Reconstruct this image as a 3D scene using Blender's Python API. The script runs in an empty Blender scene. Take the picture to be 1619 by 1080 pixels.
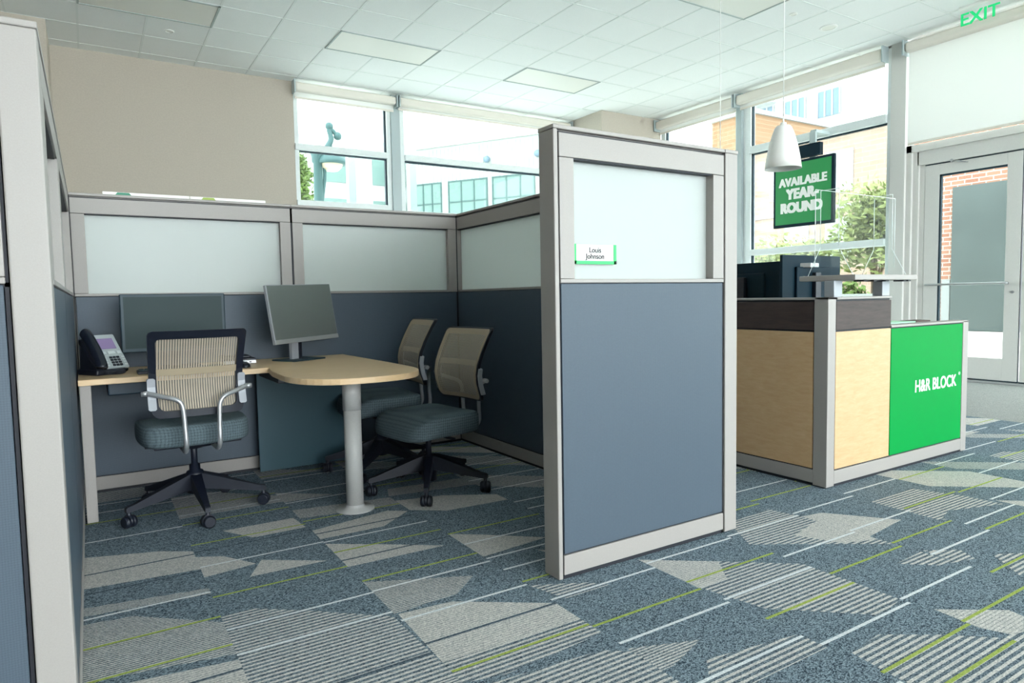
import bpy, bmesh, math, random
from mathutils import Vector, Matrix

sc = bpy.context.scene
COL = sc.collection
random.seed(7)
PI = math.pi

# ------------------------------------------------------------------ camera
cam_d = bpy.data.cameras.new('camera')
cam_d.sensor_width = 36.0
cam_d.lens = 36.0 * 1063.52 / 1619.0
cam_d.clip_start = 0.05
cam_d.clip_end = 400
cam = bpy.data.objects.new('camera', cam_d)
COL.objects.link(cam)
CAM_R = ((0.8466595, -0.5318205, -0.0182910), (-0.0500756, -0.0454061, -0.9977127), (0.5297736, 0.8456389, -0.0650748))   # rows: right, down, forward
r, d, f = [Vector(v) for v in CAM_R]
m = Matrix((r, -d, -f)).transposed().to_4x4()
m.translation = Vector((0, 0, 1.10))
cam.matrix_world = m
sc.camera = cam

# ------------------------------------------------------------------ world, sun, exposure
sc.view_settings.view_transform = 'Standard'
sc.view_settings.look = 'None'
sc.view_settings.gamma = 1
sc.view_settings.use_curve_mapping = False
sc.view_settings.exposure = 2.8
w = bpy.data.worlds.new('overcast_sky')
sc.world = w
w.use_nodes = True
bg = w.node_tree.nodes['Background']
bg.inputs[0].default_value = (0.91, 0.975, 1.0, 1)
bg.inputs[1].default_value = 2.1

# ------------------------------------------------------------------ materials
def srgb(r, g, b):
    def c(v):
        v = v / 255.0
        return v / 12.92 if v <= 0.04045 else ((v + 0.055) / 1.055) ** 2.4
    return (c(r), c(g), c(b), 1)

def new_mat(name):
    mt = bpy.data.materials.new(name)
    mt.use_nodes = True
    nt = mt.node_tree
    b = nt.nodes['Principled BSDF']
    return mt, nt, b

def M(name, col, rough=0.5, metal=0.0, spec=0.5, noise=None, bump=None, coat=0.0):
    """noise=(scale, amount, stretch xyz) varies the colour; bump=(scale, strength, stretch)"""
    mt, nt, b = new_mat(name)
    b.inputs['Base Color'].default_value = col
    b.inputs['Roughness'].default_value = rough
    b.inputs['Metallic'].default_value = metal
    b.inputs['Specular IOR Level'].default_value = spec
    b.inputs['Coat Weight'].default_value = coat
    L = nt.links.new
    tc = nt.nodes.new('ShaderNodeTexCoord')
    def noise_node(scale, st):
        mp = nt.nodes.new('ShaderNodeMapping')
        mp.inputs['Scale'].default_value = st
        n = nt.nodes.new('ShaderNodeTexNoise')
        n.inputs['Scale'].default_value = scale
        n.inputs['Detail'].default_value = 4
        L(tc.outputs['Object'], mp.inputs[0])
        L(mp.outputs[0], n.inputs['Vector'])
        return n
    if noise:
        n = noise_node(noise[0], noise[2] if len(noise) > 2 else (1, 1, 1))
        rp = nt.nodes.new('ShaderNodeValToRGB')
        a = noise[1]
        rp.color_ramp.elements[0].position = 0.3
        rp.color_ramp.elements[1].position = 0.7
        rp.color_ramp.elements[0].color = tuple(max(0, c * (1 - a)) for c in col[:3]) + (1,)
        rp.color_ramp.elements[1].color = tuple(min(1, c * (1 + a)) for c in col[:3]) + (1,)
        L(n.outputs['Fac'], rp.inputs[0])
        L(rp.outputs[0], b.inputs['Base Color'])
    if bump:
        n2 = noise_node(bump[0], bump[2] if len(bump) > 2 else (1, 1, 1))
        bp = nt.nodes.new('ShaderNodeBump')
        bp.inputs['Strength'].default_value = bump[1]
        bp.inputs['Distance'].default_value = 0.002
        L(n2.outputs['Fac'], bp.inputs['Height'])
        L(bp.outputs[0], b.inputs['Normal'])
    return mt

def M_emit(name, col, strength):
    mt, nt, b = new_mat(name)
    b.inputs['Base Color'].default_value = col
    b.inputs['Emission Color'].default_value = col
    b.inputs['Emission Strength'].default_value = strength
    return mt

def math_node(nt, op, a, b=None):
    n = nt.nodes.new('ShaderNodeMath'); n.operation = op
    for i, v in enumerate((a, b)):
        if v is None: continue
        if isinstance(v, (int, float)): n.inputs[i].default_value = v
        else: nt.links.new(v, n.inputs[i])
    return n.outputs[0]

def schlick(nt, f0, gain):
    """reflectance of a thin pane, the same seen from either side"""
    lw = nt.nodes.new('ShaderNodeLayerWeight'); lw.inputs[0].default_value = 0.5
    p5 = math_node(nt, 'POWER', lw.outputs['Facing'], 5.0)
    return math_node(nt, 'MULTIPLY', math_node(nt, 'ADD', math_node(nt, 'MULTIPLY', p5, 1 - f0), f0), gain)

def M_glass(name, tint=(0.97, 1, 0.99, 1), refl=0.9, haze=0.0):
    mt = bpy.data.materials.new(name)
    mt.use_nodes = True
    nt = mt.node_tree
    nt.nodes.clear()
    out = nt.nodes.new('ShaderNodeOutputMaterial')
    tr = nt.nodes.new('ShaderNodeBsdfTransparent'); tr.inputs[0].default_value = tint
    gl = nt.nodes.new('ShaderNodeBsdfGlossy'); gl.inputs['Roughness'].default_value = 0.02
    mx = nt.nodes.new('ShaderNodeMixShader')
    L = nt.links.new
    L(schlick(nt, 0.04, refl), mx.inputs[0])
    L(tr.outputs[0], mx.inputs[1]); L(gl.outputs[0], mx.inputs[2])
    last = mx
    if haze:
        df = nt.nodes.new('ShaderNodeBsdfDiffuse'); df.inputs[0].default_value = (0.9, 0.93, 0.93, 1)
        m2 = nt.nodes.new('ShaderNodeMixShader'); m2.inputs[0].default_value = haze
        L(mx.outputs[0], m2.inputs[1]); L(df.outputs[0], m2.inputs[2])
        last = m2
    L(last.outputs[0], out.inputs[0])
    return mt

def M_frosted(name, col, trans=0.55):
    mt = bpy.data.materials.new(name)
    mt.use_nodes = True
    nt = mt.node_tree
    nt.nodes.clear()
    out = nt.nodes.new('ShaderNodeOutputMaterial')
    df = nt.nodes.new('ShaderNodeBsdfDiffuse'); df.inputs[0].default_value = col
    tl = nt.nodes.new('ShaderNodeBsdfTranslucent'); tl.inputs[0].default_value = col
    gl = nt.nodes.new('ShaderNodeBsdfGlossy'); gl.inputs['Roughness'].default_value = 0.25
    m1 = nt.nodes.new('ShaderNodeMixShader'); m1.inputs[0].default_value = trans
    m2 = nt.nodes.new('ShaderNodeMixShader')
    L = nt.links.new
    L(df.outputs[0], m1.inputs[1]); L(tl.outputs[0], m1.inputs[2])
    L(schlick(nt, 0.025, 0.7), m2.inputs[0]); L(m1.outputs[0], m2.inputs[1]); L(gl.outputs[0], m2.inputs[2])
    L(m2.outputs[0], out.inputs[0])
    return mt

def mix_col(nt, fac, a, b):
    n = nt.nodes.new('ShaderNodeMix'); n.data_type = 'RGBA'
    if isinstance(fac, (int, float)): n.inputs[0].default_value = fac
    else: nt.links.new(fac, n.inputs[0])
    for i, v in ((6, a), (7, b)):
        if isinstance(v, tuple): n.inputs[i].default_value = v
        else: nt.links.new(v, n.inputs[i])
    return n.outputs[2]

def M_carpet(name, lo, hi, stripe=None, stripe_dark=None, pitch=0.0172, duty=0.5):
    """loop pile speckle between lo and hi; optional woven stripes running along X"""
    mt, nt, b = new_mat(name)
    b.inputs['Roughness'].default_value = 0.95
    b.inputs['Specular IOR Level'].default_value = 0.1
    L = nt.links.new
    tc = nt.nodes.new('ShaderNodeTexCoord')
    n = nt.nodes.new('ShaderNodeTexVoronoi'); n.inputs['Scale'].default_value = 270
    mp = nt.nodes.new('ShaderNodeMapping'); mp.inputs['Scale'].default_value = (0.8, 1.3, 1)
    L(tc.outputs['Object'], mp.inputs[0]); L(mp.outputs[0], n.inputs['Vector'])
    sep0 = nt.nodes.new('ShaderNodeSeparateColor'); L(n.outputs['Color'], sep0.inputs[0])
    rp = nt.nodes.new('ShaderNodeValToRGB')
    rp.color_ramp.elements[0].position = 0.1; rp.color_ramp.elements[1].position = 0.9
    rp.color_ramp.elements[0].color = lo; rp.color_ramp.elements[1].color = hi
    L(sep0.outputs[0], rp.inputs[0])
    colr = rp.outputs[0]
    if stripe_dark is not None:
        sp = nt.nodes.new('ShaderNodeSeparateXYZ'); L(tc.outputs['Object'], sp.inputs[0])
        t = math_node(nt, 'FRACT', math_node(nt, 'MULTIPLY', sp.outputs[1], 1.0 / pitch))
        k = math_node(nt, 'LESS_THAN', t, duty)
        rp2 = nt.nodes.new('ShaderNodeValToRGB')
        rp2.color_ramp.elements[0].position = 0.1; rp2.color_ramp.elements[1].position = 0.9
        rp2.color_ramp.elements[0].color = stripe_dark[0]; rp2.color_ramp.elements[1].color = stripe_dark[1]
        L(sep0.outputs[0], rp2.inputs[0])
        colr = mix_col(nt, k, colr, rp2.outputs[0])
    L(colr, b.inputs['Base Color'])
    bp = nt.nodes.new('ShaderNodeBump'); bp.inputs['Strength'].default_value = 0.25; bp.inputs['Distance'].default_value = 0.003
    L(n.outputs['Distance'], bp.inputs['Height']); L(bp.outputs[0], b.inputs['Normal'])
    return mt

def M_brick(name, c1, c2, mortar, bw=0.22, bh=0.075, axis='YZ'):
    mt, nt, b = new_mat(name)
    b.inputs['Roughness'].default_value = 0.9
    L = nt.links.new
    tc = nt.nodes.new('ShaderNodeTexCoord')
    sp = nt.nodes.new('ShaderNodeSeparateXYZ'); L(tc.outputs['Object'], sp.inputs[0])
    cb = nt.nodes.new('ShaderNodeCombineXYZ')
    L(sp.outputs['XYZ'.index(axis[0])], cb.inputs[0]); L(sp.outputs['XYZ'.index(axis[1])], cb.inputs[1])
    br = nt.nodes.new('ShaderNodeTexBrick')
    br.inputs['Color1'].default_value = c1; br.inputs['Color2'].default_value = c2; br.inputs['Mortar'].default_value = mortar
    br.inputs['Scale'].default_value = 1; br.inputs['Brick Width'].default_value = bw; br.inputs['Row Height'].default_value = bh
    br.inputs['Mortar Size'].default_value = 0.009
    L(cb.outputs[0], br.inputs['Vector']); L(br.outputs['Color'], b.inputs['Base Color'])
    return mt

def M_wood(name, a, bcol, axis_scale, rough=0.4):
    mt, nt, b = new_mat(name)
    b.inputs['Roughness'].default_value = rough
    L = nt.links.new
    tc = nt.nodes.new('ShaderNodeTexCoord')
    mp = nt.nodes.new('ShaderNodeMapping'); mp.inputs['Scale'].default_value = axis_scale
    n = nt.nodes.new('ShaderNodeTexNoise'); n.inputs['Scale'].default_value = 4; n.inputs['Detail'].default_value = 8
    n.inputs['Roughness'].default_value = 0.65; n.inputs['Distortion'].default_value = 0.4
    rp = nt.nodes.new('ShaderNodeValToRGB')
    rp.color_ramp.elements[0].position = 0.3; rp.color_ramp.elements[1].position = 0.7
    rp.color_ramp.elements[0].color = a; rp.color_ramp.elements[1].color = bcol
    L(tc.outputs['Object'], mp.inputs[0]); L(mp.outputs[0], n.inputs['Vector']); L(n.outputs['Fac'], rp.inputs[0])
    L(rp.outputs[0], b.inputs['Base Color'])
    return mt

def M_weave(name, lo, hi, scale=260.0, rough=0.9, spec=0.15):
    mt, nt, b = new_mat(name)
    b.inputs['Roughness'].default_value = rough
    b.inputs['Specular IOR Level'].default_value = spec
    L = nt.links.new
    tc = nt.nodes.new('ShaderNodeTexCoord')
    sp = nt.nodes.new('ShaderNodeSeparateXYZ'); L(tc.outputs['Object'], sp.inputs[0])
    def wv(o, k): return math_node(nt, 'ABSOLUTE', math_node(nt, 'SINE', math_node(nt, 'MULTIPLY', o, k)))
    n = nt.nodes.new('ShaderNodeTexNoise'); n.inputs['Scale'].default_value = scale; n.inputs['Detail'].default_value = 2
    L(tc.outputs['Object'], n.inputs['Vector'])
    horiz = math_node(nt, 'ADD', sp.outputs[0], sp.outputs[1])
    v = math_node(nt, 'MULTIPLY', math_node(nt, 'ADD', wv(horiz, scale * 1.3), wv(sp.outputs[2], scale * 1.3)), 0.35)
    v = math_node(nt, 'ADD', math_node(nt, 'MULTIPLY', v, 0.6), math_node(nt, 'MULTIPLY', n.outputs['Fac'], 0.6))
    col = mix_col(nt, v, lo, hi)
    L(col, b.inputs['Base Color'])
    return mt

def M_mesh_fabric(name, col, pitch=0.0115, hole=0.40):
    """woven chair mesh: vertical ribs with see-through slits, local X is the width"""
    mt = bpy.data.materials.new(name); mt.use_nodes = True
    nt = mt.node_tree; b = nt.nodes['Principled BSDF']; out = nt.nodes['Material Output']
    L = nt.links.new
    b.inputs['Base Color'].default_value = col; b.inputs['Roughness'].default_value = 0.7
    tc = nt.nodes.new('ShaderNodeTexCoord'); sp = nt.nodes.new('ShaderNodeSeparateXYZ'); L(tc.outputs['Object'], sp.inputs[0])
    t = math_node(nt, 'FRACT', math_node(nt, 'MULTIPLY', sp.outputs[0], 1 / pitch))
    gap = math_node(nt, 'LESS_THAN', t, hole)
    z = math_node(nt, 'FRACT', math_node(nt, 'MULTIPLY', sp.outputs[2], 1 / 0.006))
    rung = math_node(nt, 'GREATER_THAN', z, 0.25)
    fac = math_node(nt, 'MULTIPLY', gap, rung)
    tr = nt.nodes.new('ShaderNodeBsdfTransparent')
    mx = nt.nodes.new('ShaderNodeMixShader')
    L(fac, mx.inputs[0]); L(b.outputs[0], mx.inputs[1]); L(tr.outputs[0], mx.inputs[2]); L(mx.outputs[0], out.inputs[0])
    return mt

MAT = {}
MAT['frame'] = M('warm_grey_painted_metal', srgb(152, 147, 143), 0.45, noise=(300, 0.03))
MAT['reveal'] = M('black_reveal', srgb(14, 18, 30), 0.6)
MAT['fabric'] = M_weave('blue_grey_panel_fabric', srgb(56, 68, 80), srgb(83, 95, 107), 420, 0.45, 0.3)
MAT['frost'] = M_frosted('frosted_glass', (0.72, 0.76, 0.745, 1), 0.5)
MAT['wall'] = M('taupe_wall_paint', srgb(184, 175, 163), 0.85, noise=(60, 0.04), bump=(220, 0.25))
MAT['white_trim'] = M('grey_aluminium_frame', srgb(222, 228, 228), 0.4, noise=(40, 0.02))
MAT['alu_teal'] = M('grey_mullion', srgb(170, 182, 184), 0.4)
MAT['door_alu'] = M('pale_grey_door_metal', srgb(208, 207, 203), 0.45, noise=(80, 0.02))
MAT['gasket'] = M('dark_gasket', srgb(24, 50, 62), 0.6)
MAT['glass'] = M_glass('dimming_window_glass', (0.62, 0.66, 0.65, 1))  # tint added to dim the view outside and the incoming daylight
MAT['acrylic'] = M_glass('clear_acrylic', (0.985, 0.995, 0.99, 1), 0.15)
MAT['acrylic_edge'] = M('frosty_acrylic_edge', srgb(235, 242, 240), 0.3)
MAT['shade'] = M_frosted('white_roller_shade_cloth', (0.86, 0.86, 0.84, 1), 0.4)
MAT['shade_tube'] = M('cream_shade_cassette', srgb(226, 220, 210), 0.6)
MAT['silver'] = M('brushed_silver', srgb(176, 178, 180), 0.35, 0.6, noise=(200, 0.04))
MAT['silver_paint'] = M('silver_paint', srgb(158, 162, 168), 0.45, 0.1)
MAT['post'] = M('grey_powder_coat', srgb(176, 176, 174), 0.45, noise=(250, 0.05))
MAT['black'] = M('black_plastic', srgb(18, 24, 38), 0.45)
MAT['black_gloss'] = M('black_gloss_plastic', srgb(20, 26, 38), 0.25)
MAT['screen_dark'] = M('dark_matte_screen', srgb(26, 50, 52), 0.5, 0, 0.3)
MAT['screen'] = M('reflection_grey_screen', srgb(140, 146, 144), 0.34, 0.75)  # grey metal colour puts a bright reflection into a black screen
MAT['bezel'] = M('charcoal_bezel', srgb(40, 62, 72), 0.5)
MAT['monitor_back'] = M('petrol_black_plastic', srgb(4, 32, 45), 0.6, 0, 0.15, noise=(300, 0.06))
MAT['seat'] = M_weave('charcoal_seat_fabric', srgb(18, 28, 36), srgb(108, 124, 130), 170)
MAT['mesh'] = M_mesh_fabric('tan_mesh', srgb(172, 161, 144))
MAT['mesh_solid'] = M('tan_mesh_edging', srgb(160, 146, 126), 0.8, noise=(400, 0.1))
MAT['strap'] = M('tan_strap', srgb(164, 150, 126), 0.8)
MAT['table'] = M_wood('light_maple_laminate', srgb(212, 178, 134), srgb(224, 196, 158), (1, 9, 9), 0.38)
MAT['maple'] = M_wood('maple_veneer', srgb(190, 154, 112), srgb(202, 170, 130), (3, 3, 14), 0.5)
MAT['wenge'] = M_wood('dark_wenge_veneer', srgb(44, 32, 30), srgb(66, 50, 47), (2, 2, 18), 0.6)
MAT['green'] = M('bright_green_laminate', srgb(0, 138, 60), 0.5, 0, 0.08)
MAT['green_pale'] = M('pale_green_plastic', srgb(150, 214, 172), 0.4)
MAT['white'] = M('white_paint', srgb(236, 236, 232), 0.4)
MAT['paper'] = M('white_card', srgb(240, 240, 236), 0.7)
MAT['ink'] = M('grey_ink', srgb(50, 50, 54), 0.8)
MAT['green_card'] = M('leaf_green_card', srgb(60, 200, 110), 0.6)
MAT['dark_green'] = M('dark_green_card', srgb(56, 128, 104), 0.6)
MAT['olive'] = M('olive_green_card', srgb(150, 170, 80), 0.6)
MAT['modesty'] = M('teal_grey_laminate', srgb(34, 72, 84), 0.5)
MAT['tray'] = M('blue_black_metal', srgb(28, 52, 68), 0.5)
MAT['lilac'] = M_emit('lilac_display', srgb(120, 104, 140), 0.05)
MAT['phone'] = M('silver_grey_plastic', srgb(168, 176, 178), 0.4)
MAT['key_grey'] = M('pale_key', srgb(196, 204, 204), 0.5)
MAT['lens'] = M('fluorescent_lens', srgb(230, 229, 222), 0.5)
MAT['lens_frame_shade'] = M('shaded_lamp_frame', srgb(168, 178, 176), 0.6)  # frame greyed to stand for the shade around a recessed lens
MAT['exit_green'] = M_emit('lit_green_letters', srgb(20, 190, 110), 0.1)
MAT['brown'] = M('dark_brown_leather', srgb(74, 58, 52), 0.6)
MAT['concrete'] = M('pale_concrete', srgb(238, 236, 230), 0.9, noise=(3, 0.04))

# ceiling tiles with the grid drawn by the tile joints
def ceiling_mat():
    mt, nt, b = new_mat('white_ceiling_tile')
    b.inputs['Roughness'].default_value = 0.9
    L = nt.links.new
    tc = nt.nodes.new('ShaderNodeTexCoord'); sp = nt.nodes.new('ShaderNodeSeparateXYZ'); L(tc.outputs['Object'], sp.inputs[0])
    n = nt.nodes.new('ShaderNodeTexNoise'); n.inputs['Scale'].default_value = 120; L(tc.outputs['Object'], n.inputs['Vector'])
    col = mix_col(nt, n.outputs['Fac'], srgb(232, 235, 234), srgb(242, 243, 242))
    L(col, b.inputs['Base Color'])
    bp = nt.nodes.new('ShaderNodeBump'); bp.inputs['Strength'].default_value = 0.2; bp.inputs['Distance'].default_value = 0.002
    L(n.outputs['Fac'], bp.inputs['Height']); L(bp.outputs[0], b.inputs['Normal'])
    return mt
MAT['ceiling'] = ceiling_mat()
MAT['tbar'] = M('white_ceiling_grid', srgb(228, 232, 230), 0.6)

# carpet
DK0, DK1 = srgb(40, 55, 67), srgb(142, 158, 168)
LT0, LT1 = srgb(164, 164, 163), srgb(214, 210, 204)
MAT['carpet'] = M_carpet('blue_grey_loop_carpet', DK0, DK1)
MAT['carpet_light'] = M_carpet('pale_loop_carpet', LT0, LT1, stripe_dark=(srgb(126, 130, 132), srgb(190, 187, 181)), pitch=0.0129, duty=0.3)
MAT['carpet_stripe'] = M_carpet('striped_loop_carpet', LT0, LT1, stripe_dark=(srgb(52, 68, 80), srgb(132, 144, 152)), pitch=0.0215, duty=0.52)
MAT['carpet_fine'] = M_carpet('fine_striped_loop_carpet', LT0, LT1, stripe_dark=(srgb(64, 78, 88), srgb(136, 146, 152)), pitch=0.0129, duty=0.5)
MAT['carpet_white'] = M_carpet('white_yarn', srgb(196, 202, 206), srgb(226, 228, 228))
MAT['carpet_lime'] = M_carpet('lime_yarn', srgb(140, 158, 70), srgb(172, 184, 100))
MAT['carpet_dark'] = M_carpet('slate_yarn', srgb(54, 68, 80), srgb(98, 112, 122))
MAT['mat'] = M_carpet('grey_entrance_mat', srgb(112, 116, 116), srgb(168, 168, 164))

# ------------------------------------------------------------------ mesh helpers
def BM(): return bmesh.new()

def box(bm, x0, x1, y0, y1, z0, z1, bev=0.0, mi=0, mat=None, seg=2):
    vs = [bm.verts.new((x, y, z)) for x in (x0, x1) for y in (y0, y1) for z in (z0, z1)]
    idx = [(0, 1, 3, 2), (4, 6, 7, 5), (0, 4, 5, 1), (2, 3, 7, 6), (0, 2, 6, 4), (1, 5, 7, 3)]
    fs = [bm.faces.new([vs[i] for i in q]) for q in idx]
    for fc in fs: fc.material_index = mi
    if mat is not None: bmesh.ops.transform(bm, matrix=mat, verts=vs)
    if bev > 0:
        es = list({e for fc in fs for e in fc.edges})
        r = bmesh.ops.bevel(bm, geom=es, offset=bev, segments=seg, affect='EDGES', profile=0.5)
        for fc in r['faces']: fc.material_index = mi
    return fs

def cyl(bm, p0, p1, r0, r1=None, n=20, caps=True, mi=0):
    p0, p1 = Vector(p0), Vector(p1)
    r1 = r0 if r1 is None else r1
    ax = (p1 - p0).normalized()
    u = ax.orthogonal().normalized(); v = ax.cross(u)
    ra, rb = [], []
    for i in range(n):
        a = 2 * PI * i / n
        o = u * math.cos(a) + v * math.sin(a)
        ra.append(bm.verts.new(p0 + o * r0)); rb.append(bm.verts.new(p1 + o * r1))
    for i in range(n):
        fc = bm.faces.new((ra[i], ra[(i + 1) % n], rb[(i + 1) % n], rb[i])); fc.smooth = True; fc.material_index = mi
    if caps:
        for rr in (list(reversed(ra)), rb):
            fc = bm.faces.new(rr); fc.material_index = mi

def tube(bm, pts, rad, n=12, caps=True):
    pts = [Vector(p) for p in pts]
    rads = rad if isinstance(rad, (list, tuple)) else [rad] * len(pts)
    t0 = (pts[1] - pts[0]).normalized()
    u = t0.orthogonal().normalized()
    rings = []
    for i, p in enumerate(pts):
        t = (pts[min(i + 1, len(pts) - 1)] - pts[max(i - 1, 0)]).normalized()
        u = (u - t * u.dot(t)).normalized(); v = t.cross(u)
        rings.append([bm.verts.new(p + (u * math.cos(2 * PI * k / n) + v * math.sin(2 * PI * k / n)) * rads[i]) for k in range(n)])
    for a, b in zip(rings, rings[1:]):
        for k in range(n):
            fc = bm.faces.new((a[k], a[(k + 1) % n], b[(k + 1) % n], b[k])); fc.smooth = True
    if caps:
        bm.faces.new(list(reversed(rings[0]))); bm.faces.new(rings[-1])

def smooth_path(pts, rnd=4):
    """Catmull-Rom resample of a control polyline"""
    P = [Vector(p) for p in pts]
    out = []
    for i in range(len(P) - 1):
        a, b, c, d = P[max(i - 1, 0)], P[i], P[i + 1], P[min(i + 2, len(P) - 1)]
        for k in range(rnd):
            t = k / rnd
            out.append(0.5 * ((2 * b) + (c - a) * t + (2 * a - 5 * b + 4 * c - d) * t * t + (3 * b - a - 3 * c + d) * t ** 3))
    out.append(P[-1])
    return out

def lathe(bm, prof, n=40, center=(0, 0), smooth=True):
    rings = []
    for (r, z) in prof:
        rings.append([bm.verts.new((center[0] + max(r, 1e-5) * math.cos(2 * PI * k / n), center[1] + max(r, 1e-5) * math.sin(2 * PI * k / n), z)) for k in range(n)])
    for a, b in zip(rings, rings[1:]):
        for k in range(n):
            fc = bm.faces.new((a[k], a[(k + 1) % n], b[(k + 1) % n], b[k])); fc.smooth = smooth

def prism(bm, poly, z0, z1, bev=0.0, mat=None):
    """poly: list of (x, y), extruded z0..z1"""
    a = [bm.verts.new((x, y, z0)) for x, y in poly]; b = [bm.verts.new((x, y, z1)) for x, y in poly]
    n = len(poly)
    fs = [bm.faces.new(list(reversed(a))), bm.faces.new(b)]
    for i in range(n): fs.append(bm.faces.new((a[i], a[(i + 1) % n], b[(i + 1) % n], b[i])))
    bmesh.ops.recalc_face_normals(bm, faces=fs)
    if mat is not None: bmesh.ops.transform(bm, matrix=mat, verts=a + b)
    if bev > 0:
        es = list({e for fc in fs[:2] for e in fc.edges})
        bmesh.ops.bevel(bm, geom=es, offset=bev, segments=2, affect='EDGES', profile=0.5)
    return fs

def obj(name, bm, mats, parent=None, label=None, recalc=True):
    if recalc: bmesh.ops.recalc_face_normals(bm, faces=bm.faces[:])
    me = bpy.data.meshes.new(name); bm.to_mesh(me); bm.free()
    for mm in (mats if isinstance(mats, (list, tuple)) else [mats]): me.materials.append(MAT[mm] if isinstance(mm, str) else mm)
    o = bpy.data.objects.new(name, me); COL.objects.link(o)
    if parent is not None: o.parent = parent
    if label: o['label'] = label
    return o

def bobj(name, b, mats, parent=None, bev=0.0, label=None, mat=None):
    bm = BM(); box(bm, *b, bev=bev, mat=mat)
    return obj(name, bm, mats, parent, label)

def tag(o, label, cat, group=None):
    o['label'] = label; o['category'] = cat
    if group: o['group'] = group
    return o

def thing(name, label, cat, loc=(0, 0, 0), rz=0.0, group=None):
    o = bpy.data.objects.new(name, None); COL.objects.link(o)
    o.empty_display_size = 0.1
    o.location = loc; o.rotation_euler = (0, 0, rz)
    return tag(o, label, cat, group)

def struct(o):
    o['kind'] = 'structure'
    return o

def copy_thing(root, loc, rz, label, group=None):
    r = root.copy(); COL.objects.link(r); r.location = loc; r.rotation_euler = (0, 0, rz); r['label'] = label
    if group: r['group'] = group
    for ch in list(root.children):
        c = ch.copy(); COL.objects.link(c); c.parent = r
        for g in list(ch.children):
            e = g.copy(); COL.objects.link(e); e.parent = c
    return r

def text(name, body, size, mat, parent, loc, rot, extrude=0.0008, bold=0.0, align='CENTER', sx=1.0, spacing=1.0, label=None):
    """lettering as a mesh; weight is added by overlaying slightly shifted copies"""
    cu = bpy.data.curves.new(name, 'FONT')
    cu.body = body; cu.size = size; cu.extrude = extrude; cu.align_x = align; cu.space_line = 0.85; cu.space_character = spacing
    t = bpy.data.objects.new(name + '_src', cu); COL.objects.link(t)
    bpy.context.view_layer.update()
    me = bpy.data.meshes.new_from_object(t.evaluated_get(bpy.context.evaluated_depsgraph_get()))
    bpy.data.objects.remove(t)
    if bold > 0:
        bm = BM(); k_ = 0
        for dx in (-1, -0.33, 0.33, 1):
            for dy in (-0.6, 0.6):
                n0 = len(bm.verts); bm.from_mesh(me); bm.verts.ensure_lookup_table()
                for v in bm.verts[n0:]: v.co += Vector((dx * bold, dy * bold, k_ * 0.00003))
                k_ += 1
        bm.to_mesh(me); bm.free()
    me.name = name; me.materials.clear(); me.materials.append(MAT[mat])
    o = bpy.data.objects.new(name, me); COL.objects.link(o)
    o.parent = parent; o.location = loc; o.rotation_euler = rot; o.scale = (sx, 1, 1)
    if label: o['label'] = label
    return o

# ------------------------------------------------------------------ room shell
RX = 8.86          # right (window and door) wall, inner face
BY = 9.93          # back wall, inner face
CZ = 4.23          # ceiling
FX0, FY0 = -4.6, -9.0
CY0 = -9.0

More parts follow.
